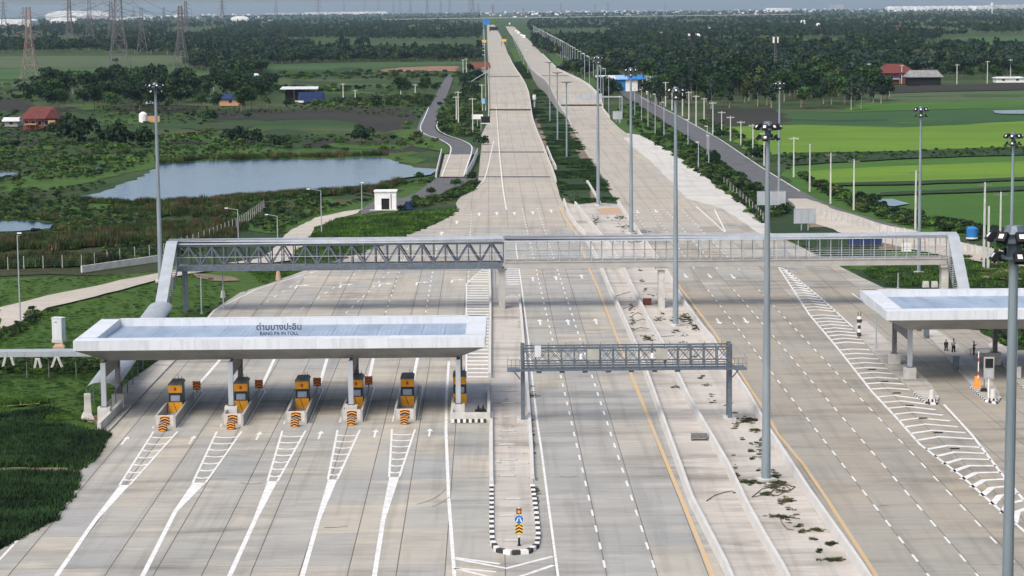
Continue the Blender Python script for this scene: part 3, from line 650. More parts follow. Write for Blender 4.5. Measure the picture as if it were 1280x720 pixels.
# small kerb grates on the median island
for (gx, gy) in ((633, 557), (636, 576), (635, 540), (637, 522), (641, 625), (641, 677), (635, 505), (636, 490), (634, 596), (633, 646)):
    p = P(gx, gy); mb = MB(); mb.box(-.8, .8, -.4, .4, 0, .03); mb.box(-.6, .6, -.25, .25, .032, .036, 1); mb.build('drain_cover', ['old_concrete', 'pale_concrete'], mi_, (p.x, p.y, .105))

# ================================================================== toll canopies
def ordn(n): return ['first', 'second', 'third', 'fourth', 'fifth', 'sixth', 'seventh', 'eighth', 'ninth', 'tenth', 'eleventh', 'twelfth', 'thirteenth', 'fourteenth', 'fifteenth', 'sixteenth', 'seventeenth', 'eighteenth', 'nineteenth', 'twentieth', 'twenty-first', 'twenty-second', 'twenty-third', 'twenty-fourth', 'twenty-fifth', 'twenty-sixth', 'twenty-seventh', 'twenty-eighth', 'twenty-ninth', 'thirtieth', 'thirty-first', 'thirty-second', 'thirty-third', 'thirty-fourth', 'thirty-fifth', 'thirty-sixth', 'thirty-seventh', 'thirty-eighth', 'thirty-ninth', 'fortieth'][n - 1]
def canopy(name, label, x0, y0, Wd, D, cols, rot=0, top=8.2):
    """x0,y0: front left corner in world; local frame x right, y away"""
    root = thing(name, label, 'toll canopy', (x0, y0, 0), rot)
    fh = .98; z1 = top; z0 = top - fh; zs = top - 2.4; ins = 2.75; rim = 1.9
    n = round(Wd / 2.35); w = Wd / n; k = round(D / 2.35); d = D / k
    gp = .008
    def panel(verts, nm='fascia_panel'): m = MB(); m.add(verts[0], verts[1]); return m.build(nm, 'white_panel', root)
    for i in range(n):
        a, b = i * w + gp, (i + 1) * w - gp
        MB().box(a, b, -.06, 0, z0, z1).build('fascia_panel', 'white_panel', root)
        MB().box(a, b, D, D + .06, z0, z1).build('fascia_panel', 'white_panel', root)
        # rim tops front and back + back inner wall
        MB().box(max(a, .0), min(b, Wd), .01, rim, z1 - .06, z1 - .005).build('rim_panel', 'white_panel', root)
        MB().box(max(a, .0), min(b, Wd), D - .55, D - .01, z1 - .06, z1 - .005).build('rim_panel', 'white_panel', root)
    for j in range(k):
        a, b = j * d + gp, (j + 1) * d - gp
        for xx in (-.06, Wd): MB().box(xx, xx + .06, a, b, z0, z1).build('fascia_panel', 'white_panel', root)
        if rim < (a + b) / 2 < D - .5:
            for xa, xb in ((.01, rim), (Wd - rim, Wd - .01)): MB().box(xa, xb, a, b, z1 - .06, z1 - .005).build('rim_panel', 'white_panel', root)
    m = MB(); m.box(rim, Wd - rim, D - .6, D - .56, z1 - .8, z1 - .07); m.box(rim - .0, rim + .04, rim, D - .6, z1 - .8, z1 - .07); m.box(Wd - rim - .04, Wd - rim, rim, D - .6, z1 - .8, z1 - .07); m.box(rim, Wd - rim, rim - .04, rim, z1 - .8, z1 - .07)
    m.build('parapet_lining', 'white_panel', root)
    nr = round((Wd - 2 * rim) / 2.35); rw = (Wd - 2 * rim) / nr; ym = rim + (D - rim - .6) * .62
    for i in range(nr):
        for q, (ya, yb, za, zb) in enumerate(((rim, ym, z1 - .62, z1 - .70), (ym, D - .6, z1 - .74, z1 - .78))):
            m = MB(); xa, xb = rim + i * rw, rim + (i + 1) * rw - .03
            m.add([(xa, ya, za), (xb, ya, za), (xb, yb, zb), (xa, yb, zb), (xa, ya, za - .05), (xb, ya, za - .05), (xb, yb, zb - .05), (xa, yb, zb - .05)], [(0, 1, 2, 3), (4, 5, 1, 0), (3, 2, 6, 7), (5, 6, 2, 1), (7, 4, 0, 3)])
            for s in range(1, 5):
                xs = xa + (xb - xa) * s / 5; m.add([(xs - .04, ya, za + .002), (xs, ya, za + .02), (xs + .04, ya, za + .002), (xs - .04, yb, zb + .002), (xs, yb, zb + .02), (xs + .04, yb, zb + .002)], [(0, 1, 4, 3), (1, 2, 5, 4)], 1)
            m.build('roof_sheet', ['blue_roof', 'seam'], root)
    m = MB(); o = [(0, 0, z0), (Wd, 0, z0), (Wd, D, z0), (0, D, z0)]; q = [(ins, ins, zs), (Wd - ins, ins, zs), (Wd - ins, D - ins, zs), (ins, D - ins, zs)]
    m.add(o + q, [(0, 1, 5, 4), (1, 2, 6, 5), (2, 3, 7, 6), (3, 0, 4, 7), (4, 5, 6, 7)]); m.build('soffit', 'soffit', root)
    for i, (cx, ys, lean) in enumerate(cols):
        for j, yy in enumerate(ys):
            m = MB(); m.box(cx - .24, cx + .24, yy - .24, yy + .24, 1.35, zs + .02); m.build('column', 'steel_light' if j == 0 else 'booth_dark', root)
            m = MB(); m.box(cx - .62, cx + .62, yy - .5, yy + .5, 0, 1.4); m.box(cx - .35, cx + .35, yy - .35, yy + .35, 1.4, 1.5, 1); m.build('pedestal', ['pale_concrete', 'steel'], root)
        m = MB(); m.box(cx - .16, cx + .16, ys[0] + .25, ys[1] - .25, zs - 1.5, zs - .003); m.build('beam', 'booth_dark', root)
    return root
cxw = lambda px, z: (px - 640) * z / 2800
cl = P(91, 427, 8.2); cr_ = P(606, 421, 8.2)
yF = (cl.y + cr_.y) / 2; WdL = cr_.x - cl.x
DL_ = P(350, 396, 8.2).y - yF
def colx(px, row, c): return P(px, row).x - c.x
canL = canopy('toll_canopy', 'long white toll canopy with a blue roof and the Thai station name', cl.x, yF, WdL, DL_, [(colx(a, 524, cl), (P(133, 526).y - yF, P(157, 508).y - yF), 0) for a in (133, 290, 439, 573)], 0)
print('canopy', cl, WdL, DL_, P(133, 526), P(157, 508))
cl2 = P(1109, 389, 8.2); D2 = P(1076, 362, 8.2).y - cl2.y
canR = canopy('toll_canopy', 'white toll canopy cut off by the right edge above three standing people', cl2.x, cl2.y, 44.0, D2, [(P(1137, 475).x - cl2.x + o_, (P(1137, 475).y - cl2.y, P(1111, 457).y - cl2.y), 0) for o_ in (0, 11.3, 22.6, 34)], 0)
print('canR', cl2, D2, P(1137, 475), P(1111, 457))
# raised station name on the left canopy
def letters(txt, size, loc, parent, name='letter_row'):
    c = bpy.data.curves.new(name, 'FONT'); c.body = txt; c.size = size; c.extrude = .05; c.align_x = 'CENTER'; c.offset = .012 * size
    o = bpy.data.objects.new(name, c); COL.objects.link(o); o.parent = parent; o.location = loc; o.rotation_euler = (radians(90), 0, 0); c.materials.append(MT['letters'])
    bpy.context.view_layer.update(); me = bpy.data.meshes.new_from_object(o); q = bpy.data.objects.new(name, me); COL.objects.link(q); q.parent = parent; q.location = loc; q.rotation_euler = o.rotation_euler; bpy.data.objects.remove(o); return q
tx = P(349, 420, 8.2).x - cl.x
letters('ด่านบางปะอิน', .86, (tx, 2.2, 8.2 + .62), canL); letters('BANG PA IN TOLL', .47, (tx, 2.15, 8.2 + .10), canL)

# ================================================================== toll islands and booths (left)
def island(px, row, label_side, i):
    b = P(px, row); nm = ordn(i + 1)
    r = thing('toll_island', f'{nm} raised toll island from the left, grey concrete with crash walls', 'toll island', (b.x, b.y, 0), PHI, 'toll islands under the left canopy')
    w = 1.05
    m = MB(); m.prism([(-w, -7.6), (w, -7.6), (w, 12.5), (0, 16.5), (-w, 12.5)], 0.02, .22); m.build('kerb', 'old_concrete', r)
    m = MB(); m.box(-w, -w + .2, -7.6, .6, .22, 1.15); m.build('crash_wall', 'old_concrete', r)
    m = MB(); m.box(w - .2, w, -7.6, 6.5, .22, 1.15); m.build('crash_wall', 'old_concrete', r)
    m = MB(); m.box(-w + .2, w - .2, -7.6, -7.3, .22, 1.25); m.build('front_wall', 'pale_concrete', r)
    m = MB(); m.strip([(-w - .16, -7.6), (-w - .16, 12.5), (0, 17.2), (w + .16, 12.5), (w + .16, -7.6)], .14, ZM); m.build('edge_line', 'white_paint', r)
    chevrons(r, (0, -7.62, .78), .46, .85, 'chevron_board')
    bt = thing('toll_booth', f'{nm} orange toll cabinet from the left, with a white screen under a grey cap', 'toll booth', (b.x, b.y, .22), PHI, 'orange toll cabinets')
    m = MB(); m.box(-.62, .62, .12, 2.5, 0, 2.75); m.build('cabinet', 'booth_dark', bt)
    m = MB(); m.box(-.70, .70, -.02, 2.7, 2.75, 2.86); m.taper(-.68, .68, 0, 2.7, 2.86, 3.05, .8); m.build('cap', 'booth_dark', bt)
    o = MB().box(-.68, .68, 0, .12, 1.98, 2.73).build('upper_panel', 'booth_orange', bt)
    m = MB(); m.box(-.12, .12, -.03, 0, 2.2, 2.52); m.build('signal_lamp', 'red', o)
    o = MB().box(-.68, .68, 0, .12, 0, 1.02).build('lower_panel', 'booth_orange', bt); MB().beam((-.18, -.02, .98), (.12, -.02, .05), .05, .03, up=(0, 1, 0)).build('cable', 'black', o)
    o = MB().box(-.66, .66, .02, .12, 1.02, 1.98).build('screen_frame', 'frame_dark', bt)
    MB().box(-.46, .46, -.02, .02, 1.12, 1.72).build('screen', 'glass', o)
    MB().tube((.25, 1, 2.95), (.25, 1, 3.6), .03).tube((.45, 1.8, 2.95), (.45, 1.8, 3.4), .03).build('antenna', 'steel', bt)
    # crash drum in front
    f = b - AV * 8.9
    dr = thing('crash_drum', f'chevron-painted crash drum in front of the {nm} toll island from the left', 'crash drum', (f.x, f.y, .03), PHI, 'crash drums')
    m = MB(); m.tube((0, 0, 0), (0, 0, .85), .40, .37, 16); m.build('drum', 'booth_dark', dr, smooth=False); m = MB(); m.tube((0, 0, .85), (0, 0, .92), .34, .26, 12); m.build('lid', 'steel', dr)
    chevrons(dr, (0, -.41, .44), .37, .74, 'chevron_plate')
    # octagonal exit marker
    if i in (0, 1, 2, 3):
        e = b + AV * 11.6 + BU * .65
        mk = thing('island_marker', f'dark orange-striped marker board at the far end of the {nm} toll island', 'marker board', (e.x, e.y, .22), PHI, 'end markers of the toll islands')
        MB().box(-.05, .05, -.05, .05, 0, .4).build('post', 'steel', mk); chevrons(mk, (0, -.06, .75), .42, .92, 'board', dark=True)
def chevrons(parent, c, hw, h, name, dark=False, cm='chev_orange'):
    x, y, z = c; m = MB(); m.box(x - hw, x + hw, y - .04, y, z - h / 2, z + h / 2, 1 if dark else 0); n = 3; t = h / (n * 2)
    for i in range(n):
        zb = z - h / 2 + i * 2 * t; yy = y - .043
        for sx in (-1, 1):
            q = [(x, yy, zb + t * 1.3), (x + sx * hw, yy, zb + t * .05), (x + sx * hw, yy, zb + t * 1.1), (x, yy, min(zb + t * 2.4, z + h / 2))]
            m.add(q, [(0, 1, 2, 3) if sx > 0 else (3, 2, 1, 0)], 2)
    return m.build(name, [cm, 'red', 'black' if not dark else 'chev_orange'], parent)
CAB = [(219.7, 518), (301.5, 516), (378, 513), (445.5, 511), (509.5, 510)]
for i, (a, b) in enumerate(CAB): island(a, b, '', i)
# the sixth cabinet stands on a broad platform
b = P(575, 508); pl = thing('toll_platform', 'broad raised platform with black and white kerb at the right of the toll lanes', 'toll platform', (P(563, 530).x, P(563, 530).y, 0), PHI)
wpl = P(613, 530).x - P(563, 530).x
MB().box(0, wpl, 0, 22, .02, .30).build('deck', 'old_concrete', pl)
MB().box(0, wpl - .3, .0, .25, .30, 1.1).build('front_wall', 'pale_concrete', pl); MB().box(wpl - .3, wpl, 0, 16, .30, 1.0).build('side_wall', 'pale_concrete', pl); MB().box(0, .22, .3, 10, .30, 1.0).build('side_wall', 'pale_concrete', pl)
for i in range(12): MB().box(.1 + i * (wpl - .5) / 12, .1 + (i + 1) * (wpl - .5) / 12, -.06, -.003, .12, .48).build('kerb_block', 'kerb_black' if i % 2 else 'kerb_white', pl)
bt = thing('toll_booth', 'sixth orange toll cabinet, half hidden behind the rightmost canopy column', 'toll booth', (b.x, b.y, .3), PHI, 'orange toll cabinets')
src = [o for o in bpy.data.objects if o.name == 'toll_booth'][0]
for c in kids(src):
    d = c.copy(); COL.objects.link(d); d.parent = bt
    for g_ in kids(c): e = g_.copy(); COL.objects.link(e); e.parent = d
# stack of black cones beside it
for j, (a, r) in enumerate(((595, 520), (601, 519), (607, 520), (598, 515), (604, 515))):
    p = P(a, r, .3); o = MB().tube((0, 0, .05), (0, 0, .75), .2, .04, 8).box(-.25, .25, -.25, .25, 0, .05).build('traffic_cone', 'black', loc=p, rot=j)
    tag(o, 'small black cone in the cluster on the platform beside the sixth cabinet', 'traffic cone', 'black cones on the platform')
# left pavement of the plaza
pv = [(121, 541), (135, 541), (150, 525), (180, 492), (222, 448), (232, 432), (222, 432), (200, 452), (160, 480), (135, 505)]
pav = sheet('pavement', PP(pv), .18, 'median_concrete'); MB().wall(PP(pv + pv[:1]), .15, 0, .2).build('kerb', 'old_concrete', pav)
tag(MB().wall([p - P(124, 541) for p in PP([(124, 541), (137, 528), (152, 512)])], .35, 0, 1.0).build('low_wall', 'pale_concrete', loc=P(124, 541)), 'low concrete wall in front of the leftmost canopy pedestal', 'wall')

# ================================================================== curved walkway roof + stairs + footbridge
bl = P(207, 302, 9.75); br = P(1196, 291, 9.75); BY = (bl.y + br.y) / 2; XL, XR = bl.x, br.x; XM = P(629, 297, 9.75).x
print('bridge', bl, br, XM)
fb = thing('footbridge', 'long covered footbridge across both carriageways, steel truss left and concrete beam right', 'footbridge', (XM, BY, 0))
lx = XL + 1.3 - XM; ZT, ZD = 9.75, 6.55; n = 28; bw = (0 - lx) / n; DP = 2.6
m = MB(); 
for a, b_ in ((lx - 1.2, -.05), (.05, XR - XM)):
    m = MB(); m.add([(a, -.25, ZT - .55), (b_, -.25, ZT - .55), (b_, -.12, ZT - .12), (a, -.12, ZT - .12), (a, DP / 2, ZT + .12), (b_, DP / 2, ZT + .12), (a, DP + .12, ZT - .12), (b_, DP + .12, ZT - .12), (a, DP + .25, ZT - .55), (b_, DP + .25, ZT - .55)],
                    [(0, 1, 3, 2), (2, 3, 5, 4), (4, 5, 7, 6), (6, 7, 9, 8), (8, 9, 1, 0), (0, 2, 4, 6, 8), (9, 7, 5, 3, 1)]); m.build('roof', 'galv', fb)
for yy in (0.0, DP):
    m = MB(); m.box(lx, -.1, yy - .09, yy + .09, ZT - .85, ZT - .58); m.build('top_chord', 'truss_steel', fb)
    m = MB(); m.box(lx, -.1, yy - .10, yy + .10, ZD - .95, ZD - .18); m.box(lx, -.1, yy - .2, yy + .12, ZD - .95, ZD - .86); m.build('bottom_chord', 'steel', fb)
    for i in range(n + 1):
        x = lx + i * bw; MB().box(x - .08, x + .08, yy - .06, yy + .06, ZD - .18, ZT - .85).build('truss_post', 'truss_steel', fb)
    for i in range(n):
        x = lx + i * bw; a, b_ = ((x, yy + .07, ZD - .18), (x + bw, yy + .07, ZT - .86)); 
        if i % 2: a, b_ = (x, yy + .07, ZT - .86), (x + bw, yy + .07, ZD - .18)
        MB().beam(a, b_, .20, .18, up=(0, 1, 0)).build('truss_diagonal', 'truss_steel', fb)
MB().box(lx, -.1, .1, DP - .1, ZD - .45, ZD - .3).build('deck', 'old_concrete', fb)
MB().box(.1, XR - XM - 1.0, -.1, DP + .1, ZD - .95, ZD - .15).box(.1, XR - XM - 1.0, -.2, DP + .2, ZD - .15, ZD).build('beam_deck', 'old_concrete', fb)
nR = 41; rw = (XR - XM - 1.2) / nR
for yy in (-.05, DP + .05):
    for i in range(nR + 1):
        x = .15 + i * rw; MB().box(x - .045, x + .045, yy - .045, yy + .045, ZD, ZT - .5).build('roof_post', 'steel_light', fb)
    m = MB()
    for zz in (ZD + .25, ZD + .55, ZD + .85, ZD + 1.15): m.box(.15, XR - XM - 1.05, yy - .025, yy + .025, zz - .03, zz + .03)
    m.build('railing', 'steel_light', fb)
    m = MB(); m.box(lx, -.15, yy - .02, yy + .02, ZD + .9, ZD + .97); m.build('handrail', 'steel_light', fb)
for px, w in ((632, .42),):
    m = MB(); m.box(-w - .25, w - .25, .4, 2.2, -.05, ZD - 1.35); m.taper(-.9, .5, 0, 2.6, ZD - .96, ZD - 1.35, .7); m.build('pier', 'old_concrete', fb)
px_ = P(827, 385).x - XM; m = MB(); m.box(px_ - .42, px_ + .42, .4, 2.2, -.05, ZD - 1.3); m.box(px_ - .8, px_ + .8, 0, 2.6, ZD - 1.3, ZD - .96); m.build('pier', 'pale_concrete', fb)
px_ = XR - XM - 1.6; m = MB(); m.box(px_ - .45, px_ + .45, .4, 2.2, -.05, ZD - 1.3); m.box(px_ - .7, px_ + .7, 0, 2.6, ZD - 1.3, ZD - .96); m.build('pier', 'pale_concrete', fb)
for q_ in (lx + .8,): m = MB(); m.box(q_ - .2, q_ + .2, .1, .5, -.05, ZD - .96); m.box(q_ - .2, q_ + .2, 2.1, 2.5, -.05, ZD - .96); m.build('pier', 'steel', fb)
def stair(name, label, xc, sgn, Ze, ye):
    st = thing(name, label, 'staircase', (xc, BY - .3, 0)); w = .74
    L = Vector((0, 0, ZT - .05)); E = Vector((0, ye, Ze))
    m = MB(); m.add([(-w, 0, ZT), (w, 0, ZT), (w, -.9, ZT - .25), (-w, -.9, ZT - .25), (w, ye, Ze), (-w, ye, Ze), (-w, 0, ZT - .3), (w, 0, ZT - .3), (w, -.9, ZT - .55), (-w, -.9, ZT - .55), (w, ye, Ze - .3), (-w, ye, Ze - .3)],
        [(0, 3, 2, 1), (3, 5, 4, 2), (6, 7, 8, 9), (9, 8, 10, 11), (0, 6, 9, 3), (3, 9, 11, 5), (1, 2, 8, 7), (2, 4, 10, 8), (5, 11, 10, 4)]); m.build('stair_roof', 'galv', st)
    n = 26; m = MB(); y0s, y1s = -.3, ye - .5; dz = (ZD - .2) / n
    for s in (-1, 1): MB().beam((s * (w - .06), y0s, ZD - .35), (s * (w - .06), y1s, .1), .12, .4).build('stringer', 'steel', st)
    for i in range(n):
        t = i / n; y = y0s + (y1s - y0s) * t; z = ZD - .2 - dz * i; m.box(-w + .12, w - .12, y + (y1s - y0s) / n, y, z - .06, z)
    m.build('steps', 'old_concrete', st)
    for t in (.15, .5, .85):
        y = ye * t; z1 = ZT - .3 + (Ze - ZT) * t; zb = max(0, (ZD) * (1 - t))
        for s in (-1, 1): MB().tube((s * (w - .05), y, zb), (s * (w - .05), y, z1), .06).build('stair_post', 'steel_light', st)
    return st
stair('footbridge_stairs', 'roofed stairs going down at the left end of the footbridge', XL + .75, 1, 2.9, -11)
stair('footbridge_stairs', 'roofed stairs going down at the right end of the footbridge', XR - .85, -1, 3.2, -8.5)
# barrel roof of the walkway down to the toll plaza
wy0 = P(150, 520).y; wy1 = BY - 11.5; wx = P(157, 500).x
wr = thing('covered_walkway', 'blue-grey barrel roof over the walkway running down to the left canopy', 'covered walkway', (wx - 1.2, wy0 + 2, 0)); Lw = wy1 - wy0 - 2; xs = (XL + .75) - (wx - 1.2)
ns = 10; nseg = 12
for k_ in range(nseg):
    m = MB(); ya, yb = Lw * k_ / nseg, Lw * (k_ + 1) / nseg - .04; oa, ob = xs * (ya / Lw) ** 1, xs * (yb / Lw)
    for (y, o_) in ((ya, oa), (yb, ob)):
        for i in range(ns + 1):
            t = pi * i / ns; m.v.append((o_ - 1.55 * cos(t), y, 2.35 + .75 * sin(t)))
    for i in range(ns): m.f.append((i, i + 1, ns + 2 + i, ns + 1 + i)); m.m.append(0)
    m.build('roof_sheet', 'galv', wr)
    for s in (-1, 1): MB().tube((oa + s * 1.45, ya + .1, 0), (oa + s * 1.45, ya + .1, 2.4), .07).build('post', 'steel', wr)
# long low walkway roof reaching in from the left
pa = P(0, 441, 2.75); pb = P(97, 443, 2.75); pa = pb + (pa - pb) * 1.5
lw = thing('covered_walkway', 'long thin white walkway roof on posts reaching in from the left edge', 'covered walkway', (pa.x, pb.y + .5, 0)); Lx = pb.x - pa.x + 1.5
for i in range(8): MB().box(Lx * i / 8, Lx * (i + 1) / 8 - .03, 0, 2.2, 2.75, 3.0).box(Lx * i / 8, Lx * (i + 1) / 8 - .03, -.08, -.002, 2.45, 3.02).build('roof_panel', 'galv', lw)
for px in (12, 47.5, 74, 107): x = P(px, 462).x - pa.x; MB().tube((x, .5, 0), (x, .5, 2.75), .06).build('post', 'booth_dark', lw)
for px, s, w_ in ((5, 1.6, 0), (18, 1.2, 0), (43, 1.2, 0), (51, 1.2, 0), (67, 1.3, 0), (76, 1.3, 0)): pass
for i, (a, b_) in enumerate(((3, 19), (43, 52), (64, 79))):
    p = P((a + b_) / 2, 462); h_ = [2.2, 1.3, 1.5][i]; w_ = (P(b_, 462).x - P(a, 462).x) / 2
    q = thing('concrete_trestle', ['tall leaning white concrete frame left of the two smaller trestles', 'small white A-shaped concrete trestle, middle of the row on the lawn', 'white A-shaped concrete trestle closest to the toll canopy'][i], 'trestle', p)
    for s in (-1, 1): MB().beam((s * w_, 0, 0), (s * .12, 0, h_), .3, .26).build('leg', 'pale_concrete', q)

# ================================================================== sign gantry
gl = P(654, 529); gr = P(912, 526); gx = gr.x - gl.x; G = thing('sign_gantry', 'grey steel lattice gantry with walkway spanning the main road and median', 'gantry', (gl.x, (gl.y + gr.y) / 2, 0))
print('gantry', gl, gr)
gt, gb = height_at(gl, 434), height_at(gl, 462); dp = 1.5
for x in (0, gx):
    for yy in (.0, dp): MB().box(x - .2, x + .2, yy - .2, yy + .2, 0, gt + .15).build('column', 'steel', G)
    MB().box(x - .6, x + .6, -.5, dp + .5, 0, .35).build('footing', 'pale_concrete', G)
for yy in (0, dp):
    for zz, h in ((gt - .06, .07), (gt - .38, .05), (gb + .62, .05), (gb + .15, .09)): MB().box(-.0, gx, yy - .3, yy - .21, zz - h, zz + h).build('chord', 'steel', G)
    n = 16; w_ = gx / n
    for i in range(n + 1): MB().box(i * w_ - .06, i * w_ + .06, yy - .36, yy - .30, gb + .2, gt - .1).build('lattice_post', 'steel', G)
    for i in range(n):
        x = i * w_; mx_ = MB(); mx_.beam((x, yy - .2, gb + .6), (x + w_, yy - .2, gt - .2), .05, .05, up=(0, 1, 0)); mx_.beam((x, yy - .15, gt - .2), (x + w_, yy - .15, gb + .6), .05, .05, up=(0, 1, 0)); mx_.build('lattice_brace', 'truss_steel', G)
xa, xb = P(634, 462, gb).x - gl.x, P(932, 459, gb).x - gl.x
MB().box(xa, xb, -1.2, -.4, gb - .02, gb + .1).build('walkway', 'steel', G)
for x0_, x1_ in ((xa, -.3), (gx + .3, xb)):
    m = MB(); m.box(x0_, x1_, -1.2, dp, gb - .06, gb - .025); 
    for zz in (.55, 1.1):
        m.box(x0_, x1_, -1.2, -1.16, gb + zz, gb + zz + .04); m.box(x0_ if x0_ < 0 else x1_ - .04, x0_ + .04 if x0_ < 0 else x1_, -1.16, dp, gb + zz, gb + zz + .04)
    for i in range(4): x = x0_ + (x1_ - x0_ - .04) * i / 3; m.box(x, x + .04, -1.2, -1.16, gb + .1, gb + 1.1)
    m.build('end_platform', 'steel', G)
    s = -1 if x0_ < 0 else 1; MB().beam((s * .25 + (gx if s > 0 else 0), .2, gb - 1.0), (s * 1.0 + (gx if s > 0 else 0), .2, gb - .08), .1, .1).build('bracket', 'steel', G)
m = MB()
for zz in (.55, 1.05): m.box(-.3, gx + .3, -1.2, -1.17, gb + zz, gb + zz + .04)
for i in range(33): x = gx * i / 32; m.box(x - .02, x + .02, -1.2, -1.17, gb + .1, gb + 1.05)
m.build('railing', 'steel', G)
for px, wd, hh, mt in ((672, .62, 1.1, 'white_panel'), (740.5, 1.15, 1.05, 'panel_beige'), (826, 1.15, 1.05, 'panel_beige')):
    x = P(px, 443, 6.5).x - gl.x; zc = gt - .75 if wd > 1 else gt - .35; MB().box(x - wd / 2, x + wd / 2, -.62, -.42, zc - hh / 2, zc + hh / 2).build('equipment_box', mt, G)
for px in (725.5, 814): x = P(px, 443, 6.5).x - gl.x; MB().tube((x, -.8, gt - 1.1), (x, -.8, gt - .6), .18, .14, 10).build('lamp', 'white_plain', G)
for i in range(12): x = gx * (i + .5) / 12; MB().tube((x, -.3, gt), (x, -.3, gt + .45), .03).build('antenna', 'steel', G)
for i in range(7): x = gx * (i + .7) / 9; MB().box(x - .25, x + .25, -1.0, -.6, gb - .22, gb - .08).build('sensor', 'booth_dark', G)

# ================================================================== keep-left sign on the median nose
sp = P(649, 682, .1); sg = thing('traffic_sign', 'blue keep-either-side disc over a yellow chevron board on the median nose', 'traffic sign', sp, PHI * 0)
MB().tube((0, 0, 0), (0, 0, 2.95), .05, n=10).build('post', 'white_plain', sg); MB().box(-.14, .14, -.14, .14, 0, .05).tube((0, 0, .05), (0, 0, .62), .085, n=10).build('post_base', 'black', sg)
disc = MB().tube((0, -.06, 2.02), (0, -.09, 2.02), .36, n=28).build('disc', 'white_plain', sg); MB().tube((0, -.092, 2.02), (0, -.096, 2.02), .33, n=28).build('face', 'sign_blue', disc)
m = MB()
for s in (-1, 1):
    m.beam((s * .05, -.1, 2.2), (s * .15, -.1, 1.95), .07, .012, up=(0, 1, 0)); m.add([(s * .05, -.104, 2.0), (s * .25, -.104, 1.93), (s * .2, -.104, 1.78)], [(0, 1, 2) if s > 0 else (2, 1, 0)]); m.add([(s * .05, -.103, 2.0), (s * .25, -.103, 1.93), (s * .2, -.103, 1.78)], [(2, 1, 0) if s > 0 else (0, 1, 2)])
m.build('arrows', 'white_plain', disc)
o = chevrons(sg, (0, -.05, 1.3), .27, .75, 'chevron_board', cm='chev_yellow')
lb = MB().box(-.2, .2, -.12, .05, 2.45, 2.85).build('flasher', 'rust', sg); MB().tube((0, -.125, 2.63), (0, -.14, 2.63), .12, n=14).build('lens', 'chev_orange', lb)

# ================================================================== high masts, light poles, utility poles
def mast(label, base, hgt, d0, d1, heads=10, headr=1.15, lit='sky_sheen_plate', collar=False, name='high_mast'):
    r = thing(name, label, 'high mast light', base, rnd.uniform(0, 1), 'high mast lights')
    n = 3
    for i in range(n):
        za, zb = hgt * i / n, hgt * (i + 1) / n + (.0 if i == n - 1 else .0)
        ra = d0 / 2 + (d1 - d0) / 2 * (i / n); rb = d0 / 2 + (d1 - d0) / 2 * ((i + 1) / n); MB().tube((0, 0, za), (0, 0, zb), ra, rb * .97, 14).build('pole_section', 'mast_galv', r, smooth=False)
    MB().box(-d0 * .9, d0 * .9, -d0 * .9, d0 * .9, -.1, .25).build('base', 'pale_concrete', r)
    m = MB(); m.tube((0, 0, hgt - .35), (0, 0, hgt - .2), headr * .95, headr * .95, 16); m.tube((0, 0, hgt), (0, 0, hgt + .35), d1 * 1.3, d1 * .9, 10); m.build('head_ring', 'steel', r)
    m = MB(); m.tube((0, 0, hgt - 1.1), (0, 0, hgt - .98), headr * .6, headr * .6, 14); m.tube((0, 0, hgt - 1.0), (0, 0, hgt - .3), d1 * .8, d1 * .8, 10); m.build('lower_ring', 'steel', r)
    for q in range(heads + 4):
        up_ = q < heads; nq = heads if up_ else 4
        t = 2 * pi * (q + (0 if up_ else .5)) / nq; rr_ = headr if up_ else headr * .8; zz = hgt - .1 if up_ else hgt - 1.0
        c = Vector((rr_ * cos(t), rr_ * sin(t), zz)); d = Vector((cos(t), sin(t), 0)); nrm = (d * .75 + Vector((0, 0, -.65))).normalized() if False else (d * .8 + Vector((0, 0, .6))).normalized()
        tan_ = nrm.cross(Vector((-sin(t), cos(t), 0))).normalized()
        m = MB(); m.beam(c - tan_ * .24, c + tan_ * .24, .46, .24, up=nrm); m.beam(c * .0 + Vector((c.x * .5, c.y * .5, zz - .2)), c - nrm * .1, .08, .08); o = m.build('floodlight', 'black', r)
        m = MB(); m.beam(c - tan_ * .11 + nrm * .125, c + tan_ * .11 + nrm * .125, .22, .02, up=nrm); m.build('sky_sheen_plate', lit, o)  # pale plate paints the sky's reflection onto the top of the housing
    return r
big = [((957.5, 601), 157, .80, .34, 'tall grey mast standing in the weedy median right of the sign gantry', 8, 1.0), ((844.5, 407), 112, .78, .34, 'tall grey mast in the median whose pole crosses the footbridge', 8, 1.1),
       ((789, 292), 87, .8, .34, 'tall grey mast in the median just behind the footbridge', 8, 1.1), ((747.8, 257), 72, .8, .32, 'tall grey mast at the end of the median grass behind the footbridge', 8, 1.0),
       ((201, 352), 106, .8, .36, 'tall grey mast on the lawn left of the footbridge stairs', 8, 1.3)]
for (bx, by), top, d0, d1, lab, hd, hr in big:
    b_ = P(bx, by); mast(lab, b_, height_at(b_, top) , d0, d1, hd, hr)
b_ = P(1252, 1120); mast('nearest and thickest grey mast, cut off by the bottom right of the frame', b_, height_at(b_, 292), .62, .40, 8, 1.05)
for (bx, by), top, lab in (((973.5, 265), 104, 'slimmer grey mast rising behind the left blank sign board beside the service road'), ((1148.5, 341), 136, 'slimmer grey mast on the verge seen through the right end of the footbridge'), ((1262, 420), 169, 'slimmer grey mast behind the right toll canopy near the frame edge')):
    b_ = P(bx, by); mast(lab, b_, height_at(b_, top), .6, .3, 8, 1.0)
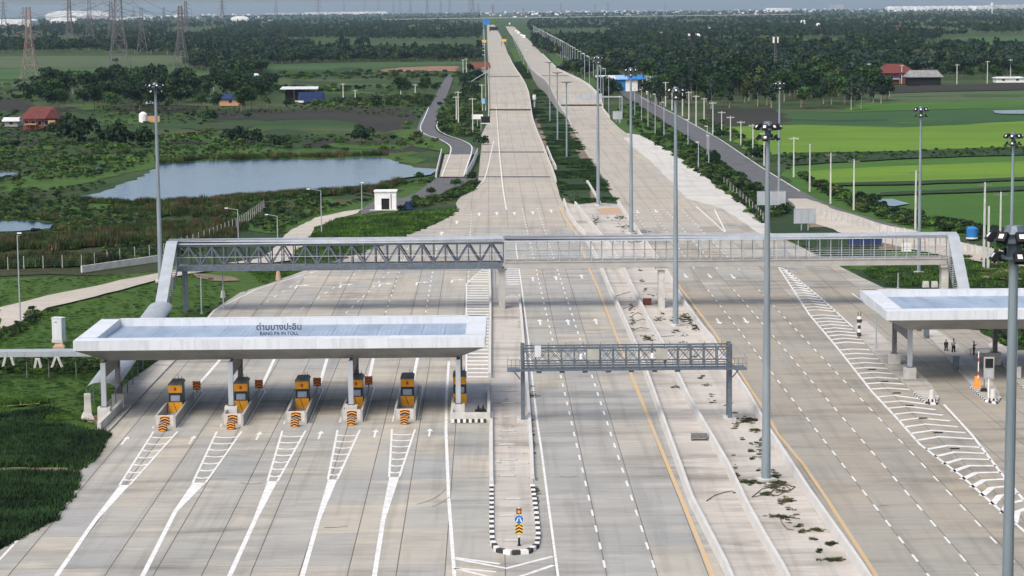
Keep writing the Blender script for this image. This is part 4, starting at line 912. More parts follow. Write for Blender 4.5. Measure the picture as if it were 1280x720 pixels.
for i, ((bx, by), top, lab) in enumerate((((708.5, 196), 104, 'disc-headed pole in the median grass, nearest of three'), ((697, 176), 92, 'disc-headed pole in the median grass, middle of three'), ((687.5, 152), 79, 'disc-headed pole in the median grass, farthest of three'))):
    b_ = P(bx, by); h = height_at(b_, top); r = thing('light_pole', lab, 'light pole', b_, 0, 'disc-headed median poles')
    MB().tube((0, 0, 0), (0, 0, h), .26, .16, 10).build('pole', 'mast_galv', r); MB().tube((0, 0, h), (0, 0, h + .25), .3, 1.7, 14).tube((0, 0, h + .25), (0, 0, h + .4), 1.7, 1.5, 14).build('lamp_disc', 'booth_dark', r)
# white concrete utility poles: (x, base row, top row)
up = [(1144, 287, 213, 1), (1067, 262, 199, 1), (1038, 254, 191, 1), (1012, 239, 180, 1), (992, 221, 171, 0), (955, 207, 165, 0), (941, 195, 155, 0), (926, 181, 151, 0), (913, 176, 145, 0), (902, 170, 139, 0), (891, 168, 127, 0), (880, 150, 122, 0), (870, 157, 119, 0), (861, 150, 114, 0), (853, 145, 112, 0), (840, 138, 112, 0), (832, 133, 102, 0), (825, 131, 99, 0), (813, 122, 95, 0), (808.5, 118, 94, 0),
      (1229.5, 334, 228, 2), (1250, 305, 240, 2), (1196, 105, 80, 0), (1234, 104, 76, 0), (1086, 109, 79, 0), (1127, 105, 81, 0), (1263, 97, 74, 0),
      (570.5, 152, 120, 0), (573, 157, 114, 0), (579, 99, 74, 0), (583, 97, 73, 0), (591, 166, 122, 0), (602.5, 130, 105, 0), (501, 121, 106, 0), (429, 122, 104, 0), (444, 122, 112, 0), (519, 118, 105, 0)]
proto = None
for i, (x, yb, yt, kd) in enumerate(up):
    b_ = P(x, yb); h = height_at(b_, yt); lab = 'white concrete utility pole, ' + ordn(i + 1) + ' counted along the right-hand service road' if i < 20 else ['double-height pole pair with cross arms behind the right toll canopy', 'slim pole with cross arms between the canopy and the paddy', 'pale pole beside the red bank, third from the right edge', 'pale pole beside the red bank, second from the right edge', 'pale pole just left of the red-roofed house', 'pale pole standing in front of the red-roofed house', 'pale pole nearest the right edge above the paddies', 'twin concrete pole at the bend of the left service road, front one', 'twin concrete pole at the bend of the left service road, rear one', 'left of two pale poles beyond the red-brown shed', 'right of two pale poles beyond the red-brown shed', 'pale pole beside the left carriageway above the white kiosk board', 'thin pale pole beside the left carriageway hump', 'pale pole right of the dark tree above the left service road', 'pale pole right of the blue-tarped shed', 'short pale pole further right of the blue-tarped shed', 'pale pole between the dark trees left of the service road'][i - 20]
    r = thing('utility_pole', lab, 'utility pole', b_, rnd.uniform(-.1, .1), 'concrete utility poles'); w = .17 if yb > 160 else .22
    MB().taper(-w, w, -w, w, -.1, h, .62).build('pole', 'pole_concrete', r)
    m = MB(); m.box(-1.15, 1.15, -.07, .07, h - .55, h - .4)
    for q in (-1, -.45, .45, 1): m.tube((q, 0, h - .4), (q, 0, h - .15), .06, .05, 6)
    m.build('cross_arm', 'booth_dark' if kd else 'pole_concrete', r)
    if kd: MB().tube((0, 0, h), (0, 0, h + 1.8), .03, .02, 5).build('lightning_rod', 'steel', r)
    if kd == 2 and i == 20: MB().taper(.5, .85, -w, w, -.1, h * .72, .7).build('second_pole', 'pole_concrete', r)
# street lamps with an arm: (x, base, top, arm dx in m)
for i, (x, yb, yt, arm, lab) in enumerate(((25.5, 402, 294, .35, 'single grey street lamp beside the pale path at the left edge'), (298, 300, 262, -1.9, 'street lamp with a left-reaching arm above the footbridge roof'), (402, 292, 238, -2.2, 'street lamp on the scrub bank left of the white kiosk'), (452.5, 262, 230, .2, 'thin lamp pole just left of the white kiosk'), (347, 298, 270, -1.8, 'short street lamp beside the pale path behind the footbridge'),
        (252, 392, 345, 0, 'thin white pole below the left truss, left one'), (279.5, 388, 335, 0, 'thin white pole below the left truss, right one'), (1095, 437, 390, 0, 'slim white pole beside the left corner of the right canopy'), (1122.5, 360, 341, 0, 'short white post on the dark verge by the right stairs'))):
    b_ = P(x, yb); h = height_at(b_, yt); r = thing('street_lamp' if arm else 'slim_pole', lab, 'street lamp' if arm else 'pole', b_)
    m = MB(); m.tube((0, 0, 0), (0, 0, h), .11, .07, 8); m.box(-.2, .2, -.2, .2, 0, .08); m.build('pole', 'galv', r)
    if arm: MB().tube((0, 0, h - .05), (arm, 0, h + .3 if abs(arm) > 1 else h), .05, .04, 6).build('arm', 'galv', r); MB().box(arm - .35, arm + .2, -.14, .14, h + .2, h + .36).build('lamp_head', 'white_plain', r)

# slim light poles between carriageway and service road, right side
ln = [(789, 148, 112), (793.5, 145, 110), (802, 152, 112), (810, 161, 115), (819, 168, 118), (830, 173, 128), (775, 154, 121), (761, 144, 97), (754, 142, 95), (860, 181, 150), (873, 213, 178), (886, 206, 170), (884, 203, 158)]
for i, (x, yb, yt) in enumerate(ln):
    b_ = P(x, yb); h = height_at(b_, yt); r = thing('slim_pole', f'slim pale pole on the green verge right of the road hump, {ordn(i + 1)} surveyed from the hump', 'pole', b_, 0, 'slim poles on the right verge')
    r['label'] = 'slim pale pole on the green verge right of the road hump, ' + ordn(sorted(q[0] for q in ln).index(x) + 1) + ' from the left'
    MB().tube((0, 0, 0), (0, 0, h), .16, .1, 7).build('pole', 'galv', r); MB().box(-.7, .1, -.1, .1, h, h + .15).build('lamp_head', 'white_plain', r)
# poles receding along the far roads
def far_poles(n, fx, fy, h, lab, grp, pw=.6):
    for i in range(n):
        t = (i / (n - 1)) ** pw; b_ = P(fx(t), fy(t)); r = thing('slim_pole', lab, 'pole', b_, 0, grp); w_ = max(.2, .34 / ppm(b_))
        MB().tube((0, 0, 0), (0, 0, h), w_, w_ * .7, 6).build('pole', 'galv', r); MB().box(-1.6, .1, -.12, .12, h, h + .2).build('lamp_head', 'white_plain', r)
far_poles(34, lambda t: 751 - 84 * t ** .85, lambda t: 123 - 77 * t ** .7, 14, 'one of the slim light poles receding along the outer side of the far oncoming road', 'light poles along the far oncoming road')
far_poles(22, lambda t: 757 - 72 * t ** .85, lambda t: 112 - 58 * t ** .7, 10, 'one of the pale poles of the rear row beyond the far oncoming road', 'rear pole row beyond the far oncoming road')
far_poles(16, lambda t: 607 - 2 * t, lambda t: 122 - 76 * t ** .7, 13, 'one of the slim light poles receding along the far left carriageway', 'light poles beside the far left carriageway')
far_poles(9, lambda t: 660 - 18 * t, lambda t: 92 - 40 * t, 14, 'one of the slim light poles in the median between the far carriageways', 'light poles in the far median')
fld('far_verge_grass', 'lawn', [(684, 66), (690, 66), (752, 104), (745, 110), (722, 100), (700, 90)], -.05, .6, 8)
for i, pts_ in enumerate(([(521, 631), (533, 628), (546, 622), (557, 612)], [(540, 634), (552, 629), (562, 622)], [(1096, 634), (1104, 632), (1111, 633)], [(405, 660), (420, 660), (434, 658)], [(300, 604), (312, 606), (330, 604)], [(930, 488), (940, 489)], [(700, 596), (712, 597), (722, 596)])):
    MB().strip(PP(smooth_open(pts_)), .12 if i < 2 else .3, ZM + .012).build('tyre_mark', 'tyre', plaza)
# ================================================================== right toll plaza
def kerbed(name, lab, pts, z=.2, m='median_concrete', nose=None):
    o = sheet(name, PP(pts), z, m); MB().wall(PP(pts + pts[:1]), .16, 0, z + .02).build('kerb', 'old_concrete', o)
    if nose: chequer(nose, .5, o, w=.22, z0=0, z1=z + .05)
    del o['kind']; return tag(o, lab, 'toll island', 'kerbed islands of the right toll plaza')
kerbed('toll_island', 'kerbed island carrying the two left columns of the right canopy', [(1068, 412), (1090, 440), (1112, 463), (1142, 491), (1158, 504), (1169, 506), (1172, 497), (1162, 482), (1132, 452), (1102, 421), (1082, 403), (1072, 404)], nose=[(1143, 493), (1157, 505), (1170, 506.5), (1172.5, 498)])
kerbed('toll_island', 'kerbed island with the screen board and raised barrier arm', [(1233, 502), (1245, 505), (1250, 497), (1240, 479), (1216, 450), (1190, 428), (1166, 411), (1152, 404), (1147, 408), (1165, 426), (1196, 460), (1218, 488)], nose=[(1214, 486), (1232, 502.5), (1245, 505.5), (1250.5, 499)])
kerbed('toll_island', 'kerbed island at the right edge behind the nearest mast', [(1262, 466), (1290, 500), (1340, 540), (1380, 540), (1340, 492), (1282, 452), (1244, 428), (1234, 432)], nose=[(1262, 467), (1291, 501)])
fld('hedge_bed', 'scrub_dark', [(1212, 407), (1250, 404), (1420, 400), (1420, 440), (1266, 438)], .05, .3, 2)
for (x, y, lab) in ((1164.5, 502, 'white tapered concrete bollard on the nose of the island under the left canopy columns'), (1241, 501, 'white tapered concrete bollard in front of the screen board')):
    p = P(x, y, .2); r = thing('bollard', lab, 'bollard', p, 0, 'tapered bollards on the island noses'); MB().tube((0, 0, .3), (0, 0, 1.2), .36, .24, 12).build('body', 'pale_concrete', r)
    for q in range(12):
        t = 2 * pi * q / 12; MB().beam((.37 * cos(t), .37 * sin(t), 0), (.37 * cos(t), .37 * sin(t), .3), .2, .06).build('base_block', 'kerb_black' if q % 2 else 'kerb_white', r)
p = P(1235.5, 497, .2); r = thing('screen_board', 'grey board with a dark square screen on a white post', 'electronic sign', p, PHI)
MB().tube((0, 0, 0), (0, 0, 2.0), .09, n=10).build('post', 'white_plain', r); o = MB().box(-.52, .52, -.1, .15, 1.95, 4.2).build('board', 'panel_beige', r)
MB().box(-.40, .40, -.13, -.102, 3.1, 4.05).build('screen', 'black', o); MB().box(-.42, .42, -.125, -.101, 2.1, 2.95).build('lower_panel', 'steel_light', o)
p = P(1221.5, 484, .2); r = thing('barrier_gate', 'orange barrier box with a red and white arm standing upright', 'barrier gate', p, PHI)
MB().taper(-.34, .34, -.3, .3, 0, 1.15, .72).build('housing', 'chev_orange', r)
for i in range(8): MB().box(-.05, .05, -.42, -.36, 1.0 + i * .36, 1.0 + (i + 1) * .36 - .01).build('arm_band', 'red' if i % 4 == 1 else 'white_plain', r)
p = P(1230, 489, .2); r = thing('traffic_light', 'small dark two-lamp signal beside the raised barrier arm', 'traffic light', p, PHI)
MB().tube((0, 0, 0), (0, 0, 2.2), .06).build('post', 'booth_dark', r); MB().box(-.14, .14, -.1, .1, 1.5, 2.2).build('housing', 'black', r); MB().taper(-.4, .4, -.3, .3, 0, .35, .5).build('foot', 'black', r)
p = P(1074, 420, .2); r = thing('striped_marker', 'black and white striped marker column at the far tip of the island', 'marker column', p)
for i, (w_, h_) in enumerate(((.28, .45), (.24, .45), (.20, .45), (.24, .35), (.34, .4), (.30, .3))):
    z_ = sum((.45, .45, .45, .35, .4, .3)[:i]); MB().tube((0, 0, z_), (0, 0, z_ + h_), w_, w_ * .9, 10).build('band', 'kerb_black' if i % 2 == 0 else 'kerb_white', r)
for s in (-1, 1): MB().tube((s * .15, 0, 2.4), (s * .18, 0, 3.0), .04).build('prong', 'black', r)
for i, (x, y, h_, lab) in enumerate(((1195, 461, 1.3, 'short grey cabinet post on the island between the columns and people'), (1148, 412, 1.5, 'grey utility cabinet at the far end of the island under the canopy'), (1158, 421, 1.2, 'low grey cabinet behind the front column under the right canopy'))):
    p = P(x, y, .2); r = thing('control_box', lab, 'control box', p, PHI); MB().box(-.3, .3, -.25, .25, 0, h_).build('body', 'steel', r); MB().box(-.36, .36, -.31, .31, h_, h_ + .08).build('lid', 'booth_dark', r)
p = P(1269 - 50, 436, .0); r = thing('workbench', 'low light workbench near the third person under the right canopy', 'table', (P(1226, 443).x, P(1226, 443).y, 0.03)); MB().box(-1.3, 1.3, -.35, .35, .62, .70).build('top', 'steel_light', r)
for a in (-1.2, 1.2):
    for b2 in (-.28, .28): MB().tube((a, b2, 0), (a, b2, .62), .03).build('leg', 'steel', r)

for i, (x, y) in enumerate(((1090, 462), (1106, 477), (1121, 491.5), (1137, 507), (1154, 523), (1173, 541), (1194, 561))):
    p = P(x, y, .045); o = MB().taper(-.45, .45, -.18, .18, 0, .07, .8).build('rubber_hump', 'black', loc=p); tag(o, f'small black rubber hump on the hatched gore, {ordn(i + 1)} from the top', 'speed hump', 'rubber humps on the gore')
# people: one skinned body each, clothes on top
def skinned(name, joints, edges, m, parent):
    me = bpy.data.meshes.new(name); me.from_pydata([j[:3] for j in joints], edges, []); me.materials.append(MT[m])
    o = bpy.data.objects.new(name, me); COL.objects.link(o); o.parent = parent
    md = o.modifiers.new('skin', 'SKIN'); md.use_smooth_shade = True
    for i, j in enumerate(joints): me.skin_vertices[0].data[i].radius = (j[3], j[3] * (j[4] if len(j) > 4 else 1))
    me.skin_vertices[0].data[0].use_root = True
    s_ = o.modifiers.new('subd', 'SUBSURF'); s_.levels = 1; s_.render_levels = 1; return o
def person(px, row, h, label, rot, top, legs, armL, armR, stance=.12, bag=False):
    p = P(px, row, .03); r = thing('person', label, 'person', p, rot); k_ = h / 1.72
    def J(*a): return tuple(v * k_ for v in a[:4]) + tuple(a[4:])
    hipL, hipR = (-.09, 0, .86), (.09, 0, .86)
    js = [J(0, 0, .92, .13, .75), J(0, 0, 1.12, .12, .75), J(0, 0, 1.32, .145, .65), J(0, 0, 1.46, .055), J(0, -.01, 1.56, .085), J(0, -.01, 1.66, .085),
          J(-.18, 0, 1.40, .05), J(*armL[0], .038), J(*armL[1], .028), J(*armL[2], .035, .5),
          J(.18, 0, 1.40, .05), J(*armR[0], .038), J(*armR[1], .028), J(*armR[2], .035, .5),
          J(-.10, 0, .84, .09), J(-.11 - stance * .3, -.03, .47, .058), J(-.11 - stance * .6, .02, .08, .04), J(-.12 - stance * .6, -.14, .04, .035),
          J(.10, 0, .84, .09), J(.11 + stance * .3, -.02, .47, .058), J(.11 + stance * .6, .03, .08, .04), J(.12 + stance * .6, -.13, .04, .035)]
    ed = [(0, 1), (1, 2), (2, 3), (3, 4), (4, 5), (2, 6), (6, 7), (7, 8), (8, 9), (2, 10), (10, 11), (11, 12), (12, 13), (0, 14), (14, 15), (15, 16), (16, 17), (0, 18), (18, 19), (19, 20), (20, 21)]
    skinned('body', js, ed, 'skin', r)
    g_ = lambda i, d: js[i][:3] + (js[i][3] + d + .016,) + js[i][4:]
    skinned('shirt', [g_(1, .02), g_(0, .02), g_(2, .02), g_(6, .018), g_(7, .016), g_(8, .014), g_(10, .018), g_(11, .016), g_(12, .014)], [(0, 1), (0, 2), (2, 3), (3, 4), (4, 5), (2, 6), (6, 7), (7, 8)], top, r)
    skinned('trousers', [g_(0, .012), g_(14, .015), g_(15, .02), g_(16, .02), g_(18, .015), g_(19, .02), g_(20, .02)], [(0, 1), (1, 2), (2, 3), (0, 4), (4, 5), (5, 6)], legs, r)
    m = MB(); m.tube((0, .02, 1.60 * k_), (0, .03, 1.74 * k_), .10 * k_, .06 * k_, 10); m.build('hair', 'hair', r, smooth=True)
    if bag: MB().box(-.14, .14, .13, .26, 1.0, 1.42).build('backpack', 'cloth_black', r)
    return r
down = ((-.24, 0, 1.12), (-.23, -.05, .87), (-.22, -.07, .78)); downR = tuple((-a, b, c) for a, b, c in down)
person(1182.5, 440.5, 1.5, 'short person in black standing left of the other two, arms down', 2.6, 'cloth_black', 'cloth_black', down, downR)
person(1191.8, 442, 1.75, 'taller person in a black and white top with arms folded up', .4, 'cloth_white', 'cloth_black', ((-.25, -.05, 1.14), (-.10, -.22, 1.24), (-.03, -.24, 1.27)), ((.25, -.05, 1.14), (.10, -.22, 1.22), (.04, -.24, 1.25)), bag=True)
person(1217.2, 444.5, 1.68, 'slim person in dark clothes holding something up, right of the other two', 1.2, 'cloth_grey', 'cloth_black', down, ((.24, -.08, 1.16), (.12, -.30, 1.30), (.08, -.36, 1.34)), .05)

# ================================================================== boards, cabinets, small things
def board(px, row, t0, t1, wpx, lab, legs=2):
    p = P(px, row); s = ppm(p); w = wpx / s; zt, zb = height_at(p, t0), height_at(p, t1); r = thing('sign_board', lab, 'sign board', p)
    for i in range(3): MB().box(-w / 2 + w * i / 3 + .02, -w / 2 + w * (i + 1) / 3 - .02, -.05, .02, zb, zt).build('panel', 'steel_light', r)
    MB().box(-w / 2, w / 2, -.08, -.05, zb - .04, zb + .04).box(-w / 2, w / 2, -.08, -.05, zt - .04, zt + .04).build('frame', 'galv', r)
    for x in ((-w * .15, w * .15) if legs == 2 else (0,)): MB().tube((x, .1, 0), (x, .1, zt - .1), .1).build('post', 'galv', r)
board(1006, 288, 261, 279, 28, 'blank grey sign board nearer the footbridge roof, on two posts'); board(964, 266, 239, 256, 36, 'blank grey sign board behind the tall mast, left of the other board'); board(772, 153, 139, 149, 12, 'small grey board among slim poles beside the road hump'); 
p, q = P(700, 131, 2.7), P(776, 129, 2.7); q.y = p.y; hg = height_at(p, 121.5); r = thing('low_gantry', 'low frame with a pale panel crossing the oncoming road at its hump', 'gantry', p); d_ = q - p
MB().beam((0, 0, hg), (d_.x, 0, hg), .5, .5).build('beam', 'steel_light', r)
for f_ in (0, 1): MB().box(d_.x * f_ - .2, d_.x * f_ + .2, -.2, .2, -2.6, hg).build('post', 'galv', r)
MB().box(d_.x * .30, d_.x * .68, -.5, -.3, hg - .9, hg + 1.3).build('panel', 'steel_light', r)

p = P(74, 428); r = thing('electrical_cabinet', 'tall white electrical cabinet on a concrete plinth on the left lawn', 'cabinet', p, -.35)
MB().box(-.75, .75, -.5, .5, 0, .45).build('plinth', 'pale_concrete', r); o = MB().box(-.68, .68, -.45, .45, .45, 3.0).box(-.74, .74, -.5, .5, 3.0, 3.12).build('cabinet', 'white_panel', r)
MB().box(-.6, .6, -.475, -.452, .6, 2.85).build('door', 'white_panel', o); MB().box(-.25, .05, -.49, -.476, 2.5, 2.62).build('vent', 'steel', o)
p = P(75, 437); tag(MB().box(-.8, .6, -.4, .4, 0, .4).taper(-.8, .6, -.4, .4, .4, .7, .6).build('concrete_block', 'sand', loc=p), 'tan broken block in front of the white electrical cabinet', 'block')
p = P(110, 523); tag(MB().taper(-.7, .6, -.5, .5, -.05, .7, .5).taper(-.35, .35, -.3, .3, .6, 2.1, .8).box(-.3, .3, -.28, .28, 2.05, 2.5).build('concrete_stub', 'pale_concrete', loc=p, rot=.3), 'broken pale concrete post stub on the lawn left of the canopy', 'concrete stub')
p = P(348, 350); tag(MB().tube((0, 0, 0), (0, 0, 1.3), .45, .28, 8).tube((0, 0, 1.3), (0, 0, 1.6), .12, .1, 6).build('concrete_stub', 'sand', loc=p), 'tan conical stub on the grass edge below the left truss', 'concrete stub')
p = P(279, 372); tag(MB().tube((0, 0, 0), (0, 0, 1.0), .4, .25, 8).tube((0, 0, 1.0), (0, 0, 1.6), .1, .1, 6).build('concrete_stub', 'old_concrete', loc=p), 'small grey conical stub at the plaza corner near the stairs', 'concrete stub')
for i, (x, y) in enumerate(((1157, 359), (1168, 359))):
    p = P(x, y); tag(MB().taper(-.45, .45, -.35, .35, 0, .85, .85).build('concrete_block', 'pale_concrete', loc=p), ['left', 'right'][i] + ' of two pale concrete blocks on the verge behind the right canopy', 'block')
p = P(316, 338); tag(MB().taper(-1.2, 0, -.5, .5, 0, .6, .6).taper(.1, 1.1, -.5, .4, 0, .5, .6).build('boulder', 'pale_concrete', loc=p), 'pale pair of lumps of rubble on grass under the left truss', 'rubble')
# kiosk
p = P(482, 262.5); r = thing('kiosk', 'small white flat-roofed hut with one black doorway on the scrub bank', 'hut', p); s = ppm(p); w = 27 / s / 2; h = height_at(p, 240)
MB().box(-w, -w * .38, 0, .2, 0, h).box(w * .36, w, 0, .2, 0, h).box(-w * .38, w * .36, 0, .2, h * .64, h).box(-w, -w + .2, .2, 3.2, 0, h).box(w - .2, w, .2, 3.2, 0, h).box(-w, w, 3.2, 3.4, 0, h).build('wall', 'wall_white', r)
MB().box(-w - .15, w + .15, -.2, 3.5, h, h + .25).build('roof', 'wall_white', r); MB().box(-w * .38, w * .36, .22, .3, 0, h * .64).build('doorway', 'dark_open', r); MB().box(w * .48, w * .56, -.05, 0, .2, h * .9).build('drainpipe', 'booth_dark', r); MB().box(-w - 1, w + .3, -.9, 0, -.05, .12).build('step', 'pale_concrete', r)
p = P(511, 261); tag(MB().tube((0, 0, 0), (0, 0, 1.5), .7, .7, 12).box(-.9, .9, -.5, .5, 0, .3).build('water_tank', 'tarp_blue', loc=p), 'dark blue tank in the bushes right of the white hut', 'tank')
p = P(1215, 298); r = thing('water_tank', 'round bright blue tank on the paddy side of the pale wall', 'tank', p); MB().tube((0, 0, .2), (0, 0, 1.7), .95, 1.0, 16).tube((0, 0, 1.7), (0, 0, 2.0), 1.0, .6, 16).build('tank', 'sky_blue', r); MB().tube((0, 0, 0), (0, 0, .22), 1.05, 1.05, 16).build('base', 'white_plain', r)
for i, (x, lab) in enumerate(((1067, 'left'), (1080, 'middle'), (1094, 'right'))):
    p = P(x, 307); r = thing('tarpaulin_stack', f'{lab} one of the blue tarpaulin-covered stacks seen through the footbridge railing', 'covered stack', p, .1 * i); MB().taper(-.95, .95, -.8, .8, 0, 1.5, .85).build('tarpaulin', 'tarp_blue', r); MB().box(-1.0, 1.0, -.85, .85, -.05, .2).build('pallet', 'bark', r)
p = P(1133, 315); tag(MB().box(-.8, .8, -.05, .05, .1, 1.5).build('notice_board', 'white_plain', loc=p), 'small white board behind the right footbridge railing', 'board')
# boards beside the left carriageway
p = P(597, 160); r = thing('sign_board', 'white board on a post left of the black one', 'sign board', p); s = ppm(p); h = height_at(p, 143); MB().box(-7 / s, 7 / s, -.1, 0, h - 6 / s, h).build('panel', 'white_plain', r); MB().tube((0, .1, 0), (0, .1, h), .12).build('post', 'galv', r)
p = P(607, 163); r = thing('sign_board', 'black board at the edge of the left carriageway', 'sign board', p); h = height_at(p, 145.5); MB().box(-5.5 / s, 5.5 / s, -.1, 0, h - 8 / s, h).build('panel', 'black', r); MB().tube((-5.5 / s, .1, 0), (-5.5 / s, .1, h), .12).build('post', 'galv', r); MB().box(-5.5 / s, 5.5 / s, -.12, -.1, h - 9 / s, h - 8 / s).build('frame', 'white_plain', r)
p = P(605, 138); r = thing('tank_stand', 'small pale blue tank on legs left of the road hump', 'tank', p); MB().tube((0, 0, 2.6), (0, 0, 4.6), .9, .8, 10).build('tank', 'light_blue', r)
for a in (-.6, .6): MB().tube((a, 0, 0), (a, 0, 2.7), .12).build('leg', 'white_plain', r)
p = P(668, 134); r = thing('tank_stand', 'small white tank on a pole under the median side of the hump', 'tank', p); MB().tube((0, 0, 0), (0, 0, 3), .35).build('pole', 'wall_white', r); MB().tube((0, 0, 3), (0, 0, 5), .8, .7, 10).build('tank', 'white_plain', r)
# boundary wall right: precast panels
wt = [(1020, 270), (1060, 279), (1100, 290), (1140, 297), (1200, 313), (1280, 329), (1330, 341)]
pts = PP(wt); r = thing('boundary_wall', 'pale precast panel wall curving between the dirt road and the paddies', 'wall', pts[0]); dens = [pts[0]]
for a, b_ in zip(pts, pts[1:]):
    n = max(1, round((b_ - a).length / 2.6)); dens += [a.lerp(b_, (i + 1) / n) for i in range(n)]
for a, b_ in zip(dens, dens[1:]):
    d = (b_ - a).normalized() * .06; MB().wall([a + d - pts[0], b_ - d - pts[0]], .12, 0, 1.35).build('panel', 'pale_concrete', r); MB().taper(-.1, .1, -.1, .1, 0, 1.5, .9).build('post', 'old_concrete', r, a - pts[0])
# wall and fence left
wl_ = PP([(102, 340), (150, 333), (200, 326), (212, 324)]); r = thing('retaining_wall', 'low pale concrete wall beside the path at left', 'wall', wl_[0]); MB().wall([p - wl_[0] for p in wl_], .3, -.1, .95).build('wall', 'pale_concrete', r)
fn = PP([(-10, 338), (30, 336), (102, 334), (150, 326), (205, 319), (262, 300), (300, 284), (330, 262)]); r = thing('wire_fence', 'wire fence with concrete posts along the reed bank at left', 'fence', fn[0]); dens = [fn[0]]
for a, b_ in zip(fn, fn[1:]):
    n = max(1, round((b_ - a).length / 3.0)); dens += [a.lerp(b_, (i + 1) / n) for i in range(n)]
for a in dens: MB().taper(-.06, .06, -.06, .06, 0, 2.0, .9).build('post', 'old_concrete', r, a - fn[0])
m = MB()
for a, b_ in zip(dens, dens[1:]):
    for z_ in (.4, .8, 1.2, 1.6, 2.0): m.beam(a - fn[0] + Vector((0, 0, z_)), b_ - fn[0] + Vector((0, 0, z_)), .02, .02)
m.build('wire', 'wire', r)
fn = PP([(905, 232), (925, 250), (945, 268), (960, 285)]); r = thing('wire_fence', 'wire fence in the bushes right of the white apron', 'fence', fn[0])
for a, b_ in zip(fn, fn[1:]):
    for i in range(5): q = a.lerp(b_, i / 5); MB().taper(-.07, .07, -.07, .07, 0, 1.9, .9).build('post', 'old_concrete', r, q - fn[0])
    for z_ in (.5, 1.2, 1.9): MB().beam(a - fn[0] + Vector((0, 0, z_)), b_ - fn[0] + Vector((0, 0, z_)), .03, .03).build('wire', 'wire', r)
# parapets of the little bridge on the left service road
for a, lab in (([(545, 222), (552, 191)], 'pale parapet on the pond side of the small service road bridge'), ([(583, 222), (592, 205), (597, 192)], 'steel-grey parapet on the highway side of the small service road bridge')):
    parapet(PP(a), lab, 1.5 if a[0][0] > 560 else 1.2, .4, 'steel_light' if a[0][0] > 560 else 'barrier')
mbd = sheet('bridge_deck', PP([(549, 221), (556, 193), (590, 193), (580, 221)]), .02, 'road_concrete')
# odd debris in the median: dark box, small blocks
tag(MB().box(-.55, .55, -.35, .35, 0, .75).box(-.6, .6, -.4, .4, .75, .85).build('crate', 'rust', loc=P(809, 381)), 'dark red box lying beside the channel barrier below the footbridge', 'box')
tag(MB().box(-.75, .75, -.4, .4, .25, .6).box(-.75, -.65, -.4, .4, 0, .25).box(.65, .75, -.4, .4, 0, .25).build('trolley', 'booth_dark', loc=P(874, 550)), 'small dark trolley in the drainage channel left of the barrier', 'trolley')

# service road edge lines
for pts_ in ([(537, 131), (531, 146), (524, 160), (530, 168), (548, 173), (561, 180), (565, 186), (558, 205), (552, 221)], [(552, 139), (547, 152), (545, 160), (555, 168), (575, 174), (590, 181), (590, 190), (584, 206), (580, 219)]):
    MB().strip(PP(smooth_open(pts_)), .3, .03).build('edge_line', 'white_paint', mbd)
for pts_ in ([(800, 121), (850, 146), (900, 174), (950, 208), (1000, 239)],): MB().strip(PP(pts_), .25, .01).build('edge_line', 'white_paint', rd)
# loose cables and trailing roots lying on the bare concrete
cab = [[(965, 598), (972, 608), (962, 618), (940, 622), (952, 612), (980, 606), (994, 609), (985, 616), (965, 613)], [(948, 603), (960, 607), (975, 603), (988, 612), (972, 620), (950, 618)], [(974, 646), (978, 655), (984, 662), (992, 663)], [(883, 627), (893, 620), (905, 616), (916, 614)], [(768, 371), (778, 368), (788, 365)], [(779, 386), (788, 383), (796, 384)], [(791, 413), (800, 410), (812, 411)], [(795, 402), (803, 399), (809, 401)], [(790, 395), (797, 391), (803, 394)], [(838, 485), (845, 482), (852, 486)], [(816, 420), (830, 421), (843, 420)], [(1000, 649), (990, 648), (980, 646), (965, 647)]]
for i, c_ in enumerate(cab):
    q_ = PP(c_); o_ = MB()
    for u_, v_ in zip(q_, q_[1:]): o_.tube(u_ - q_[0] + Vector((0, 0, .06)), v_ - q_[0] + Vector((0, 0, .04)), .04, .03, 5)
    tag(o_.build('loose_cable', 'bark', loc=q_[0]), 'dark trailing cable on the bare concrete, ' + ['tangled at the foot of the median mast', 'looped beside the median mast foot', 'hooked below the median mast', 'curved in the channel below the gantry', 'topmost of the channel lines', 'second down among the channel lines', 'lowest of the channel lines', 'fourth down among the channel lines', 'third down among the channel lines', 'beside the gantry shadow', 'crossing the right channel wall', 'straight one under the median mast'][i], 'cable')
# ================================================================== buildings
def house(label, px, row, wpx, eave_row, ridge_row, depth, roofm, wallm, hip=.25, cat='house', name='house', rot=0, over=.8, nwin=3, winm='dark_open'):
    p = P(px, row); s = ppm(p); w = wpx / s / 2; e = height_at(p, eave_row); q = height_at(p, ridge_row); r = thing(name, label, cat, p, rot)
    MB().box(-w + over, w - over, 0, depth, -.1, e).build('wall', wallm, r)
    o = over; m = MB(); hx = w * 2 * hip
    v = [(-w, -o, e), (w, -o, e), (w, depth + o, e), (-w, depth + o, e), (-w + hx, depth / 2, q), (w - hx, depth / 2, q)]
    m.add(v + [(a, b, c - .25) for a, b, c in v[:4]], [(0, 1, 5, 4), (1, 2, 5), (2, 3, 4, 5), (3, 0, 4), (6, 7, 1, 0), (7, 8, 2, 1), (8, 9, 3, 2), (9, 6, 0, 3), (9, 8, 7, 6)]); m.build('roof', roofm, r)
    for i in range(nwin):
        x = -w + over + (2 * w - 2 * over) * (i + .5) / nwin; f = MB().box(x - .75, x + .75, -.06, -.004, e * .35, e * .82).build('window', 'wall_grey', r); MB().box(x - .6, x + .6, -.09, -.062, e * .4, e * .77).build('pane', winm, f)
    return r, w, e, q, s
r, w, e, q, s = house('two-storey wooden house with a broad red-brown roof among dark trees', 50, 162, 50, 148, 134, 9, 'roof_red', 'wall_red', .22, nwin=5, over=1.2)
